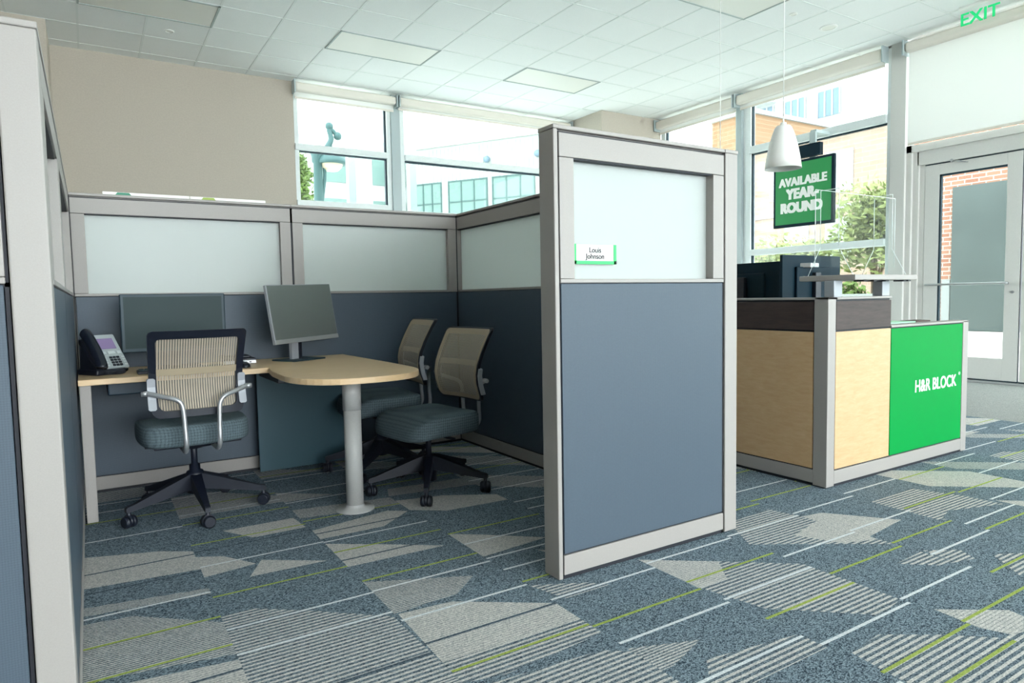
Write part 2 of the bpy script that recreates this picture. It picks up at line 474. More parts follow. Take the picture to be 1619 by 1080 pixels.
bm = BM(); box(bm, FX0, RX, FY0, BY, -0.06, 0.0)
SL = {'carpet': 0, 'carpet_light': 1, 'carpet_stripe': 2, 'carpet_fine': 3, 'carpet_white': 4, 'carpet_lime': 5, 'carpet_dark': 6, 'mat': 7}
MATX = 6.42
def patch(poly, mat, z):
    NLAY[0] += 1; z += (NLAY[0] % 40) * 0.00001 * (z < 0.001)
    vs = [bm.verts.new((x, y, z)) for x, y in poly]
    fc = bm.faces.new(vs); fc.material_index = SL[mat]
    fc.normal_update()
    if fc.normal.z < 0: fc.normal_flip()
fc = None
PIT = 0.5155; X00 = 0.853
NLAY = [0]
FIXED = {
    -2: {'range': (1.3, 3.6), 'p': [([(0, 2.72), (0.5, 2.68), (1, 2.45), (1, 2.2), (0, 2.3)], 'carpet_fine'), ([(0, 2.24), (1, 2.16), (1, 1.8), (0, 1.85)], 'carpet_light'), ([(0, 1.8), (1, 1.76), (1, 1.3), (0, 1.3)], 'carpet_stripe'), ([(0.1, 3.45), (0.75, 3.33), (1, 3.24), (1, 3.0), (0.1, 3.05)], 'carpet_light'), ([(0.1, 2.86), (1, 2.78), (1, 2.72), (0.1, 2.78)], 'carpet_fine')], 'l': [(2.98, 'dark'), (3.20, 'dark'), (2.74, 'white'), (2.5, 'lime'), (2.27, 'lime'), (2.1, 'dark'), (1.95, 'dark')]},
    -1: {'range': (1.3, 3.6), 'p': [([(0.21, 2.501), (0.52, 2.372), (0.98, 2.155), (1, 1.70), (0, 1.75), (0, 2.5)], 'carpet_stripe'), ([(0, 1.75), (1, 1.70), (1, 1.3), (0, 1.3)], 'carpet_fine'), ([(0, 3.16), (0.2, 3.1), (0.4, 2.93), (0, 2.9)], 'carpet_light'), ([(0.45, 2.96), (0.9, 2.79), (0.3, 2.80)], 'carpet_light'), ([(0.3, 3.45), (0.95, 3.45), (0.98, 3.27), (0.5, 3.27)], 'carpet_light')], 'l': [(3.02, 'white'), (2.68, 'lime'), (2.38, 'white'), (2.19, 'white'), (3.22, 'dark'), (3.32, 'lime'), (1.86, 'dark'), (1.60, 'lime'), (1.48, 'white')]},
    0: {'range': (1.3, 3.6), 'p': [([(0.0, 3.58), (1.0, 3.5), (1.0, 3.34), (0, 3.42)], 'carpet_fine'), ([(0.02, 2.162), (0.41, 2.145), (1, 1.92), (1, 1.78), (0.0, 1.79)], 'carpet_light'), ([(0, 1.79), (1, 1.78), (1, 1.66), (0.25, 1.63), (0, 1.66)], 'carpet_stripe'), ([(0, 1.62), (0.86, 1.578), (1, 1.52), (1, 1.3), (0, 1.3)], 'carpet_stripe'), ([(0, 2.49), (0.75, 2.3), (0.5, 2.19), (0, 2.17)], 'carpet_fine'), ([(0, 2.99), (0.4, 2.84), (0.85, 2.66), (0, 2.67)], 'carpet_light'), ([(0, 3.2), (0.8, 3.28), (0.97, 3.213), (0.6, 3.06), (0, 3.06)], 'carpet_light')], 'l': [(3.01, 'white'), (2.86, 'lime'), (2.50, 'lime'), (2.39, 'white'), (2.11, 'white'), (1.92, 'dark'), (1.73, 'lime'), (2.75, 'dark'), (3.36, 'lime'), (3.14, 'dark')]},
    1: {'range': (1.2, 3.75), 'p': [([(0.0, 3.42), (0.5, 3.36), (1, 3.2), (1, 3.08), (0.3, 3.1), (0, 3.22)], 'carpet_light'), ([(0.1, 3.66), (1, 3.62), (1, 3.45), (0, 3.52)], 'carpet_fine'), ([(0.3, 1.36), (1, 1.3), (1, 1.2), (0, 1.2)], 'carpet_stripe'), ([(0.45, 2.38), (1, 2.2), (1, 2.12), (0.6, 2.2)], 'carpet_light'), ([(0, 2.785), (0.25, 2.684), (0.68, 2.485), (0, 2.446)], 'carpet_light'), ([(0, 2.10), (0.4, 1.99), (0.5, 1.93), (0.1, 1.93)], 'carpet_stripe'), ([(0, 1.54), (0.44, 1.451), (0.1, 1.39), (0, 1.39)], 'carpet_fine')], 'l': [(2.78, 'lime'), (2.62, 'white'), (2.42, 'white'), (2.28, 'white'), (2.14, 'lime'), (1.71, 'lime'), (1.577, 'white'), (1.285, 'white'), (1.95, 'white')]},
    2: {'range': (0.7, 2.3), 'p': [([(0, 2.05), (0.5, 1.85), (1, 1.64), (1, 1.25), (0.66, 1.225), (0.12, 1.474), (0, 1.74)], 'carpet_stripe'), ([(0.0, 2.05), (0.5, 1.85), (0.3, 1.72), (0, 1.72)], 'carpet_light'), ([(0.06, 1.14), (0.4, 1.157), (0.7, 1.051), (1, 0.92), (1, 0.7), (0, 0.7), (0.02, 1.0)], 'carpet_stripe')], 'l': [(2.0, 'white'), (1.78, 'lime'), (1.423, 'lime'), (1.60, 'white'), (1.03, 'lime'), (0.9, 'lime'), (1.22, 'white'), (2.22, 'white')]},
    3: {'range': (0.7, 2.4), 'p': [([(0.0, 1.90), (0.3, 2.14), (0.93, 2.165), (1, 1.98), (1, 1.56), (0.96, 1.564), (0.3, 1.8)], 'carpet_stripe'), ([(0.5, 1.86), (1, 1.92), (1, 1.62), (0.67, 1.68)], 'carpet_light'), ([(0.59, 1.43), (1, 1.44), (1, 1.305), (0.82, 1.328)], 'carpet_stripe'), ([(0.03, 1.146), (0.42, 1.002), (0.4, 0.954), (0.09, 0.894), (0.0, 1.0)], 'carpet_light'), ([(0.0, 0.93), (1, 0.80), (1, 0.7), (0, 0.7)], 'carpet_stripe')], 'l': [(1.52, 'lime'), (1.25, 'white'), (1.73, 'white'), (1.05, 'lime'), (2.02, 'white'), (2.25, 'lime')]},
    4: {'range': (1.0, 2.4), 'p': [([(0.0, 2.0), (0.25, 1.98), (0.66, 1.70), (0, 1.66)], 'carpet_light'), ([(0.04, 1.443), (0.3, 1.36), (0.2, 1.28), (0, 1.3)], 'carpet_stripe'), ([(0.4, 1.26), (1, 1.1), (1, 1.0), (0.1, 1.1)], 'carpet_stripe'), ([(0.96, 1.944), (1, 1.944), (1, 1.58), (0.93, 1.60)], 'carpet_stripe')], 'l': [(1.56, 'lime'), (1.75, 'white'), (1.4, 'white'), (2.05, 'white'), (2.3, 'lime'), (1.18, 'lime')]},
    5: {'range': (1.45, 2.2), 'p': [([(0, 1.944), (0.76, 1.944), (0.92, 1.704), (0.93, 1.535), (0.29, 1.641), (0, 1.6)], 'carpet_stripe')], 'l': [(1.78, 'lime'), (2.1, 'white'), (1.5, 'white')]},
}
rc = random.Random(11)
for c in range(-8, 11):
    x0 = X00 + c * PIT; x1 = min(x0 + PIT, MATX)
    if x0 >= MATX: break
    sh = 0.42 * (x1 - x0) / PIT
    fx = FIXED.get(c, {'p': [], 'l': [], 'range': (99, 99)})
    lo, hi = fx['range']
    for i_, (poly, mt_) in enumerate(fx['p']): patch([(x0 + u * PIT, y) for u, y in poly], mt_, 0.0005 + 0.0001 * i_ - 0.00001 * ((NLAY[0] + 1) % 40) * (i_ < 5))
    for (y, mt_) in fx['l']: patch([(x0, y - 0.006), (x1, y - 0.006), (x1, y + 0.006), (x0, y + 0.006)], 'carpet_' + mt_, 0.0012)
    y = -2.5 + rc.random() * 0.5
    while y < 9.4:
        hgt = rc.uniform(0.18, 0.5); kind = rc.choice('ptptq'); mt_ = rc.choice(['carpet_light', 'carpet_stripe', 'carpet_fine', 'carpet_stripe'])
        if not (lo - 0.45 < y + hgt and y < hi + 0.1):
            if kind == 'p': patch([(x0, y + sh), (x0, y + sh + hgt), (x1, y + hgt), (x1, y)], mt_, 0.0006)
            elif kind == 't': patch([(x0, y), (x0, y + hgt), (x0 + (x1 - x0) * min(1, hgt / 0.42), y)], mt_, 0.0006)
            else: patch([(x0, y), (x0, y + hgt), (x0 + (x1 - x0) * 0.4, y + hgt), (x1, y + hgt * 0.3), (x1, y)], mt_, 0.0006)
        y += hgt + rc.uniform(0.12, 0.55)
    y = -2.4
    while y < 9.5:
        if not (lo < y < hi):
            patch([(x0, y - 0.006), (x1, y - 0.006), (x1, y + 0.006), (x0, y + 0.006)], rc.choice(['carpet_white', 'carpet_lime', 'carpet_white', 'carpet_white', 'carpet_lime']), 0.0012)
        y += rc.uniform(0.12, 0.34)
patch([(MATX, FY0), (RX, FY0), (RX, BY), (MATX, BY)], 'mat', 0.0014)
floor = struct(obj('floor', bm, list(SL.keys()), recalc=False))

# ceiling: tiles with T-bars, phase taken from the photograph
bm = BM(); box(bm, FX0, RX, CY0, BY, CZ, CZ + 0.08)
GX, GY = 0.6455, 0.635
k = math.ceil((FX0 - 2.63) / GX)
while 2.63 + k * GX < RX:
    x = 2.63 + k * GX; box(bm, x - 0.011, x + 0.011, CY0, BY, CZ - 0.004, CZ - 0.0005, mi=1); k += 1
k = math.ceil((CY0 - 7.17) / GY)
while 7.17 + k * GY < BY:
    y = 7.17 + k * GY; box(bm, FX0, RX, y - 0.011, y + 0.011, CZ - 0.0045, CZ - 0.001, mi=1); k += 1
ceiling = struct(obj('ceiling', bm, ['ceiling', 'tbar'], recalc=False))

WX0, WX1 = 2.61, 7.48      # glazing in the back wall
bm = BM()
box(bm, -0.25, WX0, BY, BY + 0.2, 0, CZ)
struct(obj('wall_back', bm, 'wall'))
bm = BM(); box(bm, FX0, -0.25, 9.07, BY + 0.2, 0, CZ); struct(obj('wall_alcove', bm, 'wall'))
bm = BM(); box(bm, FX0 - 0.15, FX0, FY0, BY + 0.2, 0, CZ); struct(obj('wall_left_added', bm, 'wall'))  # unseen wall, added to cut daylight on the left post
bm = BM(); box(bm, FX0 - 0.15, -1.5, FY0 - 0.15, FY0, 0, CZ); struct(obj('wall_rear_added', bm, 'wall'))  # unseen partial wall, added to block light from behind the camera
bm = BM(); box(bm, WX1, RX, 8.97, BY + 0.2, 0, CZ); struct(obj('wall_column', bm, 'wall'))
bm = BM(); box(bm, WX0, WX1, BY, BY + 0.15, CZ - 0.05, CZ + 0.08); box(bm, WX0, WX1, BY, BY + 0.15, -0.06, 0.25)
struct(obj('trim_back', bm, 'wall'))

def window(name, boxes_frame, pane_box, bars_dark=()):
    t = bpy.data.objects.new(name, None); COL.objects.link(t); t['kind'] = 'structure'
    bm = BM()
    for b in boxes_frame: box(bm, *b, bev=0.004)
    obj('frame', bm, 'white_trim', t)
    if bars_dark:
        bm = BM()
        for b in bars_dark: box(bm, *b)
        obj('gasket', bm, 'gasket', t)
    bobj('pane', pane_box, 'glass', t)
    return t

y0, y1 = BY - 0.0, BY + 0.11
window('window_1', [(WX0, WX0 + 0.06, y0, y1, 0.2, CZ), (4.01, 4.07, y0 - 0.02, y1, 0.2, CZ),
                    (WX0, 4.01, y0 - 0.04, y1, 3.275, 3.36), (WX0, 4.01, y0 - 0.04, y1, 2.47, 2.56), (WX0, 4.01, y0, y1, 0.2, 0.3)],
       (WX0, 4.03, BY + 0.05, BY + 0.056, 0.3, CZ), [(3.985, 4.01, BY + 0.03, BY + 0.07, 0.3, CZ - 0.1), (WX0 + 0.06, 3.99, BY + 0.03, BY + 0.07, 3.255, 3.275)])
window('window_2', [(4.21, 4.30, y0, y1, 0.2, CZ), (WX1 - 0.06, WX1, y0, y1, 0.2, CZ),
                    (4.30, WX1, y0 - 0.04, y1, 3.275, 3.36), (4.30, WX1, y0 - 0.04, y1, 2.40, 2.49), (4.27, WX1, y0, y1, 0.2, 0.3)],
       (4.27, WX1, BY + 0.05, BY + 0.056, 0.3, CZ), [(4.30, WX1 - 0.06, BY + 0.03, BY + 0.07, 3.245, 3.275)])
bm = BM(); box(bm, 4.07, 4.21, BY - 0.06, BY + 0.13, 0, CZ, bev=0.004); struct(obj('trim_mullion', bm, 'alu_teal'))

# right wall: two big windows, a pier, the double door with its transom
xa, xb = RX, RX + 0.11
window('window_3', [(xa, xb, 8.87, 8.97, 0.2, CZ), (xa, xb, 7.26, 7.32, 0.2, CZ),
                    (xa - 0.04, xb, 7.32, 8.87, 3.28, 3.38), (xa - 0.04, xb, 7.32, 8.87, 1.69, 1.78), (xa, xb, 7.26, 8.97, 0.2, 0.3)],
       (RX + 0.05, RX + 0.056, 7.26, 8.97, 0.3, CZ), [(RX + 0.03, RX + 0.07, 8.845, 8.87, 0.3, CZ - 0.1)])
window('window_4', [(xa, xb, 7.03, 7.17, 0.2, CZ), (xa, xb, 4.85, 4.905, 0.2, CZ),
                    (xa - 0.04, xb, 4.905, 7.03, 3.27, 3.375), (xa - 0.04, xb, 4.905, 7.03, 1.69, 1.78), (xa, xb, 4.85, 7.17, 0.2, 0.3)],
       (RX + 0.05, RX + 0.056, 4.87, 7.12, 0.3, CZ), [(RX + 0.03, RX + 0.07, 7.01, 7.03, 0.3, CZ - 0.1), (RX + 0.03, RX + 0.07, 4.9, 7.03, 3.25, 3.27)])
bm = BM(); box(bm, RX - 0.05, RX + 0.13, 7.165, 7.265, 0, CZ, bev=0.004); struct(obj('trim_post', bm, 'alu_teal'))
bm = BM(); box(bm, RX - 0.02, RX + 0.2, 4.665, 4.855, 0, CZ, bev=0.004)
box(bm, RX + 0.0, RX + 0.2, 4.78, 4.80, 0, CZ)
struct(obj('trim_pier', bm, 'door_alu'))
bm = BM(); box(bm, RX, RX + 0.15, 4.85, 8.97, -0.06, 0.2); box(bm, RX, RX + 0.15, 4.85, 8.97, CZ - 0.03, CZ + 0.08)
struct(obj('trim_right', bm, 'door_alu'))
bm = BM()
box(bm, RX + 0.02, RX + 0.2, 4.60, 4.67, 0, 2.92, bev=0.003)
box(bm, RX + 0.02, RX + 0.2, 1.9, 4.67, 2.83, 2.92, bev=0.003)
box(bm, RX + 0.06, RX + 0.2, 4.53, 4.61, 0, 2.83, bev=0.003)
box(bm, RX + 0.06, RX + 0.2, 1.9, 4.55, 2.66, 2.84, bev=0.003)
box(bm, RX + 0.02, RX + 0.2, 1.9, 4.67, CZ - 0.06, CZ + 0.08)
box(bm, RX + 0.09, RX + 0.2, 4.47, 4.53, 0, 2.66)
struct(obj('trim_door_frame', bm, 'door_alu'))
bm = BM(); box(bm, RX - 0.05, RX + 0.3, 1.9, 4.6, 0.0, 0.016, bev=0.004); struct(obj('trim_threshold', bm, 'silver'))
bm = BM(); box(bm, RX + 0.1, RX + 0.106, 1.9, 4.67, 2.9, CZ); struct(obj('window_5', bm, 'glass'))

bm = BM(); box(bm, RX, RX + 0.15, 0.7, 1.9, 0, CZ); box(bm, RX, RX + 0.15, FY0, 0.7, 0, 0.3); box(bm, RX, RX + 0.15, FY0, 0.7, CZ - 0.2, CZ)
for k_ in range(6): box(bm, RX, RX + 0.12, -8.9 + k_ * 1.9, -8.8 + k_ * 1.9, 0.3, CZ - 0.2)
struct(obj('wall_right_added', bm, 'door_alu'))  # unseen storefront run, added to cut strong light from the right rear
bm = BM(); box(bm, RX + 0.05, RX + 0.056, FY0, 0.7, 0.3, CZ - 0.2); struct(obj('window_right_added', bm, 'glass'))  # unseen pane, added to dim the daylight through that opening

def door(name, y0, y1, hinge_left):
    t = bpy.data.objects.new(name, None); COL.objects.link(t); t['kind'] = 'structure'
    x0, x1 = RX + 0.085, RX + 0.13
    g0, g1 = y0 + 0.155, y1 - 0.175
    bm = BM()
    box(bm, x0, x1, y0 + 0.006, g0, 0.03, 2.645, bev=0.002); box(bm, x0, x1, g1, y1 - 0.006, 0.03, 2.645, bev=0.002)
    box(bm, x0, x1, g0, g1, 0.03, 0.285, bev=0.002); box(bm, x0, x1, g0, g1, 2.515, 2.645, bev=0.002)
    obj('leaf', bm, 'door_alu', t)
    bm = BM(); box(bm, x0 + 0.004, x1 - 0.004, g1 - 0.022, g1, 0.285, 2.515); box(bm, x0 + 0.004, x1 - 0.004, g0, g1, 2.493, 2.515)
    box(bm, x0 + 0.01, x1 - 0.005, y0 + 0.0, y0 + 0.006, 0.02, 2.655); box(bm, x0 + 0.01, x1 - 0.01, y0, y1, 0.016, 0.032); box(bm, x0 + 0.01, x1 - 0.01, y0, y1, 2.645, 2.66)
    obj('gasket', bm, 'gasket', t)
    bobj('pane', (x0 + 0.018, x0 + 0.024, g0, g1, 0.28, 2.52), 'glass', t)
    bm = BM()
    tube(bm, smooth_path([(x0, y0 + 0.13, 1.165), (x0 - 0.05, y0 + 0.13, 1.165), (x0 - 0.06, y0 + 0.16, 1.165), (x0 - 0.06, y1 - 0.12, 1.165), (x0 - 0.05, y1 - 0.09, 1.165), (x0, y1 - 0.09, 1.165)], 4), 0.014)
    obj('push_bar', bm, 'silver', t)
    bm = BM(); cyl(bm, (x0 + 0.004, y0 + 0.07, 1.06), (x0 - 0.014, y0 + 0.07, 1.06), 0.016); obj('lock_cylinder', bm, 'silver', t)
    bm = BM(); cyl(bm, (x0, y1 - 0.32, 2.66), (x0 - 0.03, y1 - 0.32, 2.66), 0.018); tube(bm, [(x0 - 0.02, y1 - 0.32, 2.66), (x0 - 0.03, y1 - 0.5, 2.61)], 0.008)
    obj('closer_arm', bm, 'silver', t)
    return t
door('door_1', 3.415, 4.47, True)
door('door_2', 2.36, 3.405, False)

# ------------------------------------------------------------------ roller shades
def shade(name, axis, a0, a1, wall, z0, z1, drop, label):
    """cassette running along an axis; hanging cloth down to drop"""
    t = thing(name, label, 'roller shade')
    bm = BM(); cl = BM(); hb = BM(); bks = (BM(), BM())
    if axis == 'x':
        box(bm, a0 + 0.02, a1 - 0.02, wall - 0.13, wall - 0.02, z0, z1, bev=0.03, seg=4)
        box(bks[0], a0, a0 + 0.02, wall - 0.15, wall - 0.005, z0 - 0.03, z1 + 0.03, bev=0.004); box(bks[1], a1 - 0.02, a1, wall - 0.15, wall - 0.005, z0 - 0.03, z1 + 0.03, bev=0.004)
        box(cl, a0 + 0.03, a1 - 0.03, wall - 0.028, wall - 0.024, drop, z0 + 0.02)
        box(hb, a0 + 0.03, a1 - 0.03, wall - 0.035, wall - 0.018, drop - 0.03, drop, bev=0.004)
    else:
        box(bm, wall - 0.13, wall - 0.02, a0 + 0.02, a1 - 0.02, z0, z1, bev=0.03, seg=4)
        box(bks[0], wall - 0.15, wall - 0.005, a0, a0 + 0.02, z0 - 0.03, z1 + 0.03, bev=0.004); box(bks[1], wall - 0.15, wall - 0.005, a1 - 0.02, a1, z0 - 0.03, z1 + 0.03, bev=0.004)
        box(cl, wall - 0.028, wall - 0.024, a0 + 0.03, a1 - 0.03, drop, z0 + 0.02)
        box(hb, wall - 0.035, wall - 0.018, a0 + 0.03, a1 - 0.03, drop - 0.03, drop, bev=0.004)
    obj('roll', bm, 'shade_tube', t); [obj('bracket', b_, 'alu_teal', t) for b_ in bks]; obj('cloth', cl, 'shade', t); obj('hem_bar', hb, 'shade_tube', t)
    return t
shade('roller_shade', 'x', 2.58, 4.13, BY - 0.06, 4.06, 4.18, 4.0, 'cream roller shade rolled up above the lamp post window')
shade('roller_shade', 'x', 4.15, 7.46, BY - 0.06, 4.06, 4.18, 4.04, 'cream roller shade rolled up above the long back window')
shade('roller_shade', 'y', 7.22, 8.95, RX - 0.05, 4.03, 4.17, 3.98, 'cream roller shade rolled up beside the taupe corner column')
shade('roller_shade', 'y', 4.87, 7.2, RX - 0.05, 4.03, 4.17, 3.99, 'cream roller shade rolled up above the window behind the green screen')
shade('roller_shade', 'y', 1.95, 4.66, RX, 4.05, 4.17, 2.95, 'white roller shade pulled down over the transom above the doors')

# ------------------------------------------------------------------ ceiling fittings
def fixture(x0, y0, label, nx=2, ny=1):
    t = thing('ceiling_light', label, 'ceiling light', (x0, y0, CZ), group='lensed ceiling lights')
    X, Y = nx * GX, ny * GY
    bm = BM()
    for b in ((0, X, 0, 0.02), (0, X, Y - 0.02, Y), (0, 0.02, 0, Y), (X - 0.02, X, 0, Y)): box(bm, b[0], b[1], b[2], b[3], -0.012, -0.0)
    obj('frame', bm, 'lens_frame_shade', t)
    bobj('lens', (0.02, X - 0.02, 0.02, Y - 0.02, -0.006, -0.002), 'lens', t)
    return t
gx = lambda k: 2.63 + k * GX
gy = lambda k: 7.17 + k * GY
fixture(gx(0), gy(1), 'ceiling light panel above the back windows, left of the other flush one')
fixture(gx(4), gy(1), 'ceiling light panel nearest the taupe corner column')
fixture(gx(-4), gy(1), 'ceiling light panel in the top left corner of the photo')
fixture(gx(4), gy(-4), 'ceiling light panel at the top edge beside the pendant cords')
def downlight(name, x, y, r, label, cat):
    t = thing(name, label, cat, (x, y, CZ))
    bm = BM(); lathe(bm, [(r, -0.001), (r, -0.008), (r * 0.78, -0.012), (r * 0.72, -0.006)], 28); obj('trim_ring', bm, 'white', t)
    bm = BM(); lathe(bm, [(r * 0.73, -0.006), (0.0, -0.005)], 28); obj('lens', bm, 'lens', t)
downlight('recessed_light', 7.59, 4.92, 0.1, 'round recessed white light in the ceiling near the exit sign', 'ceiling light')
downlight('sprinkler_cover', 6.88, 4.89, 0.045, 'small round white cover plate in the ceiling beside the recessed light', 'sprinkler cover')
downlight('sprinkler_cover', 0.94, 8.79, 0.05, 'small round white cover plate in the ceiling above the taupe back wall', 'sprinkler cover')

t = thing('exit_sign', 'clear exit sign with lit green letters under the ceiling above the doors', 'exit sign', (8.4, 3.66, CZ))
bobj('mount', (-0.03, 0.03, -0.2, 0.2, -0.03, 0.0), 'white', t, 0.006)
bobj('clear_panel', (-0.004, 0.004, -0.19, 0.19, -0.24, -0.03), 'acrylic', t)
text('lettering', 'EXIT', 0.19, 'exit_green', t, (-0.006, 0.0, -0.205), (PI / 2, 0, -PI / 2), 0.001, 0.004)

# ------------------------------------------------------------------ partitions
PT = 0.085; PZ = 1.725
def partition(name, axis, a0, a1, c, thick, label, group=None, front=None, gaps=(True, True)):
    """Panel module. axis 'x': runs in X from a0 to a1, occupying Y c..c+thick; axis 'y' the same with X."""
    t = thing(name, label, 'cubicle partition', group=group)
    c0, c1 = c, c + thick
    def B(bm, u0, u1, v0, v1, z0, z1, bev=0.0):
        if axis == 'x': box(bm, u0, u1, v0, v1, z0, z1, bev)
        else: box(bm, v0, v1, u0, u1, z0, z1, bev)
    st = 0.068
    i0, i1 = a0 + 0.006, a1 - 0.006
    bm = BM(); B(bm, i0, i1, c0, c1, 1.625, PZ - 0.012, 0.002); obj('top_rail', bm, 'frame', t)
    for (u0, u1) in ((i0, i0 + st), (i1 - st, i1)):
        bm = BM(); B(bm, u0, u1, c0, c1, 1.168, 1.623, 0.002); obj('stile', bm, 'frame', t)
    bm = BM(); B(bm, i0, i1, c0 - 0.001, c1 + 0.001, 1.152, 1.167, 0.002); obj('mid_rail', bm, 'frame', t)
    bm = BM(); B(bm, i0 + st - 0.01, i1 - st + 0.01, (c0 + c1) / 2 - 0.004, (c0 + c1) / 2 + 0.004, 1.165, 1.627); obj('glass_pane', bm, 'frost', t)
    bm = BM(); B(bm, i0 + 0.004, i1 - 0.004, c0 + 0.003, c1 - 0.003, 0.1, 1.149, 0.003); obj('fabric_panel', bm, 'fabric', t)
    bm = BM(); B(bm, i0, i1, c0, c1, 0.018, 0.095, 0.002); obj('base_rail', bm, 'frame', t)
    bm = BM(); B(bm, a0, a1, c0 + 0.008, c1 - 0.008, 1.62, PZ - 0.006); B(bm, a0, a0 + 0.008, c0 + 0.008, c1 - 0.008, 0.0, PZ - 0.006); B(bm, a1 - 0.008, a1, c0 + 0.008, c1 - 0.008, 0.0, PZ - 0.006)
    B(bm, a0, a1, c0 + 0.008, c1 - 0.008, 0.0, 0.1)
    B(bm, a0, a1, c0 + 0.008, c1 - 0.008, 1.145, 1.155)
    obj('reveal', bm, 'reveal', t)
    bm = BM(); B(bm, a0, a1, c0 - 0.002, c1 + 0.002, PZ, PZ + 0.016, 0.003); B(bm, a0, a1, c0 + 0.02, c1 - 0.02, PZ - 0.012, PZ + 0.004); obj('top_cap', bm, 'frame', t)
    return t
def post(x0, x1, y0, y1, z1, label):
    bm = BM(); box(bm, x0, x1, y0, y1, 0.004, z1, bev=0.004); box(bm, x0 - 0.002, x1 + 0.002, y0 - 0.002, y1 + 0.002, z1, z1 + 0.016, bev=0.003)
    return tag(obj('partition_post', bm, 'frame'), label, 'partition post')

LX0, LX1 = -0.148, -0.07
IY = 4.582
partition('cubicle_partition', 'x', -0.072, 1.162, IY, PT, 'back cubicle partition behind the desk phone, frosted glass over blue fabric')
partition('cubicle_partition', 'x', 1.162, 2.3925, IY, PT, 'back cubicle partition behind the two guest chairs, frosted glass over blue fabric')
partition('cubicle_partition', 'y', 2.165, IY + PT, 2.396, PT, 'right side cubicle partition running from the back corner towards the name tag panel')
partition('cubicle_partition', 'x', 1.508, 2.426, 2.062, PT + 0.008, 'front cubicle partition with the name tag on its frosted glass')
post(1.487, 1.507, 2.060, 2.158, PZ, 'narrow grey end post at the open left edge of the name tag partition')
post(2.428, 2.508, 2.060, 2.158, PZ, 'wide grey end post at the right edge of the name tag partition')
partition('cubicle_partition', 'y', 1.985, 2.99, LX0, LX1 - LX0, 'left cubicle partition nearest the camera, seen edge on beside the front post')
partition('cubicle_partition', 'y', 2.99, IY - 0.002, LX0, LX1 - LX0, 'left cubicle partition beside the desk phone, pale blue fabric seen edge on')
post(LX0, LX1, 1.886, 1.983, PZ, 'tall grey post at the left foreground with blue panels on both sides')
partition('cubicle_partition', 'x', -1.40, LX0 - 0.003, 1.892, PT, 'front partition cut off by the left edge of the photo')

for (x0_, x1_, y0_, y1_, lb_) in ((2.3926, 2.3959, IY + 0.004, IY + 0.08, 'added black strip stopping light in the corner gap behind the guest chairs'), (-0.0695, -0.0665, IY - 0.0015, IY - 0.0003, 'added black strip darkening the corner line behind the desk phone')):
    bm = BM(); box(bm, x0_, x1_, y0_, y1_, 0.004, PZ + 0.012); tag(obj('corner_light_stop', bm, 'reveal'), lb_, 'light stop strip')  # strips added to stop daylight leaking at the corners and keep them dark

t = thing('name_tag', 'white name tag in a green sleeve on the frosted glass of the front partition', 'name tag', (1.706, 2.098, 1.226))
W2 = 0.108
bobj('card', (-W2, W2, -0.006, -0.002, 0, 0.076), 'paper', t)
bm = BM(); box(bm, -W2, -W2 + 0.013, -0.009, -0.006, 0, 0.078); box(bm, W2 - 0.013, W2, -0.009, -0.006, 0, 0.078); box(bm, -W2, W2, -0.009, -0.006, 0, 0.013)
obj('sleeve', bm, 'green_card', t, 'leaf green border')
text('lettering', 'Louis\nJohnson', 0.029, 'ink', t, (0.0, -0.0065, 0.046), (PI / 2, 0, 0), 0.0004, 0.0006)

# white leaflet strips lying along the back partition
for x0, x1, gxx, mt_, lb in ((0.10, 0.56, 0.205, 'dark_green', 'white paper strip with a dark green tab on top of the back partition'), (0.565, 1.013, 0.67, 'olive', 'white paper strip with an olive green tab on top of the back partition')):
    t = thing('paper_sign', lb, 'sign', (x0, IY + 0.05, PZ + 0.016))
    bm = BM(); box(bm, 0, x1 - x0, -0.003, 0.003, 0, 0.022); box(bm, 0, x1 - x0, -0.02, 0.02, 0, 0.002); obj('card', bm, 'paper', t)
    bm = BM(); prism(bm, [(gxx - x0 - 0.045, 0.002), (gxx - x0 + 0.045, 0.002), (gxx - x0 + 0.03, 0.020), (gxx - x0 - 0.03, 0.020)], 0.0, 0.0012, mat=Matrix.Translation((0, -0.003, 0)) @ Matrix.Rotation(PI / 2, 4, 'X'))
    obj('printed_tab', bm, mt_, t)

# ------------------------------------------------------------------ desk with peninsula
TZ = 0.73; TH = 0.03
desk = thing('desk_worktop', 'light maple desk with a rounded peninsula end on a grey column', 'desk')
poly = [(-0.066, 3.945), (0.845, 3.935), (0.835, 3.90), (0.812, 3.72), (0.806, 3.50)]
cxm, aw = 1.153, 0.347
for k in range(1, 24):
    a = PI - PI * k / 24.0 * 1.0
    ex = cxm + aw * (abs(math.cos(a)) ** 0.80) * (1 if math.cos(a) > 0 else -1)
    ey = 3.50 - 0.40 * (abs(math.sin(a)) ** 0.80)
    poly.append((ex, ey))
poly += [(1.500, 3.50), (1.500, 3.75), (1.478, 4.575), (-0.066, 4.575)]
bm = BM(); prism(bm, poly, TZ - TH, TZ, bev=0.003); obj('top', bm, 'table', desk)
bm = BM(); cyl(bm, (1.14, 3.41, 0.01), (1.14, 3.41, TZ - TH - 0.17), 0.045, n=32); cyl(bm, (1.14, 3.41, TZ - TH - 0.17), (1.14, 3.41, TZ - TH), 0.048, n=32); obj('column_leg', bm, 'post', desk)
bm = BM(); lathe(bm, [(0.0, 0.0), (0.1, 0.0), (0.1, 0.004), (0.096, 0.008), (0.05, 0.014), (0.046, 0.03)], 40, (1.14, 3.41)); obj('floor_disc', bm, 'post', desk)
bobj('end_leg', (-0.062, -0.012, 3.955, 4.0, 0.003, TZ - TH), 'frame', desk, 0.004)
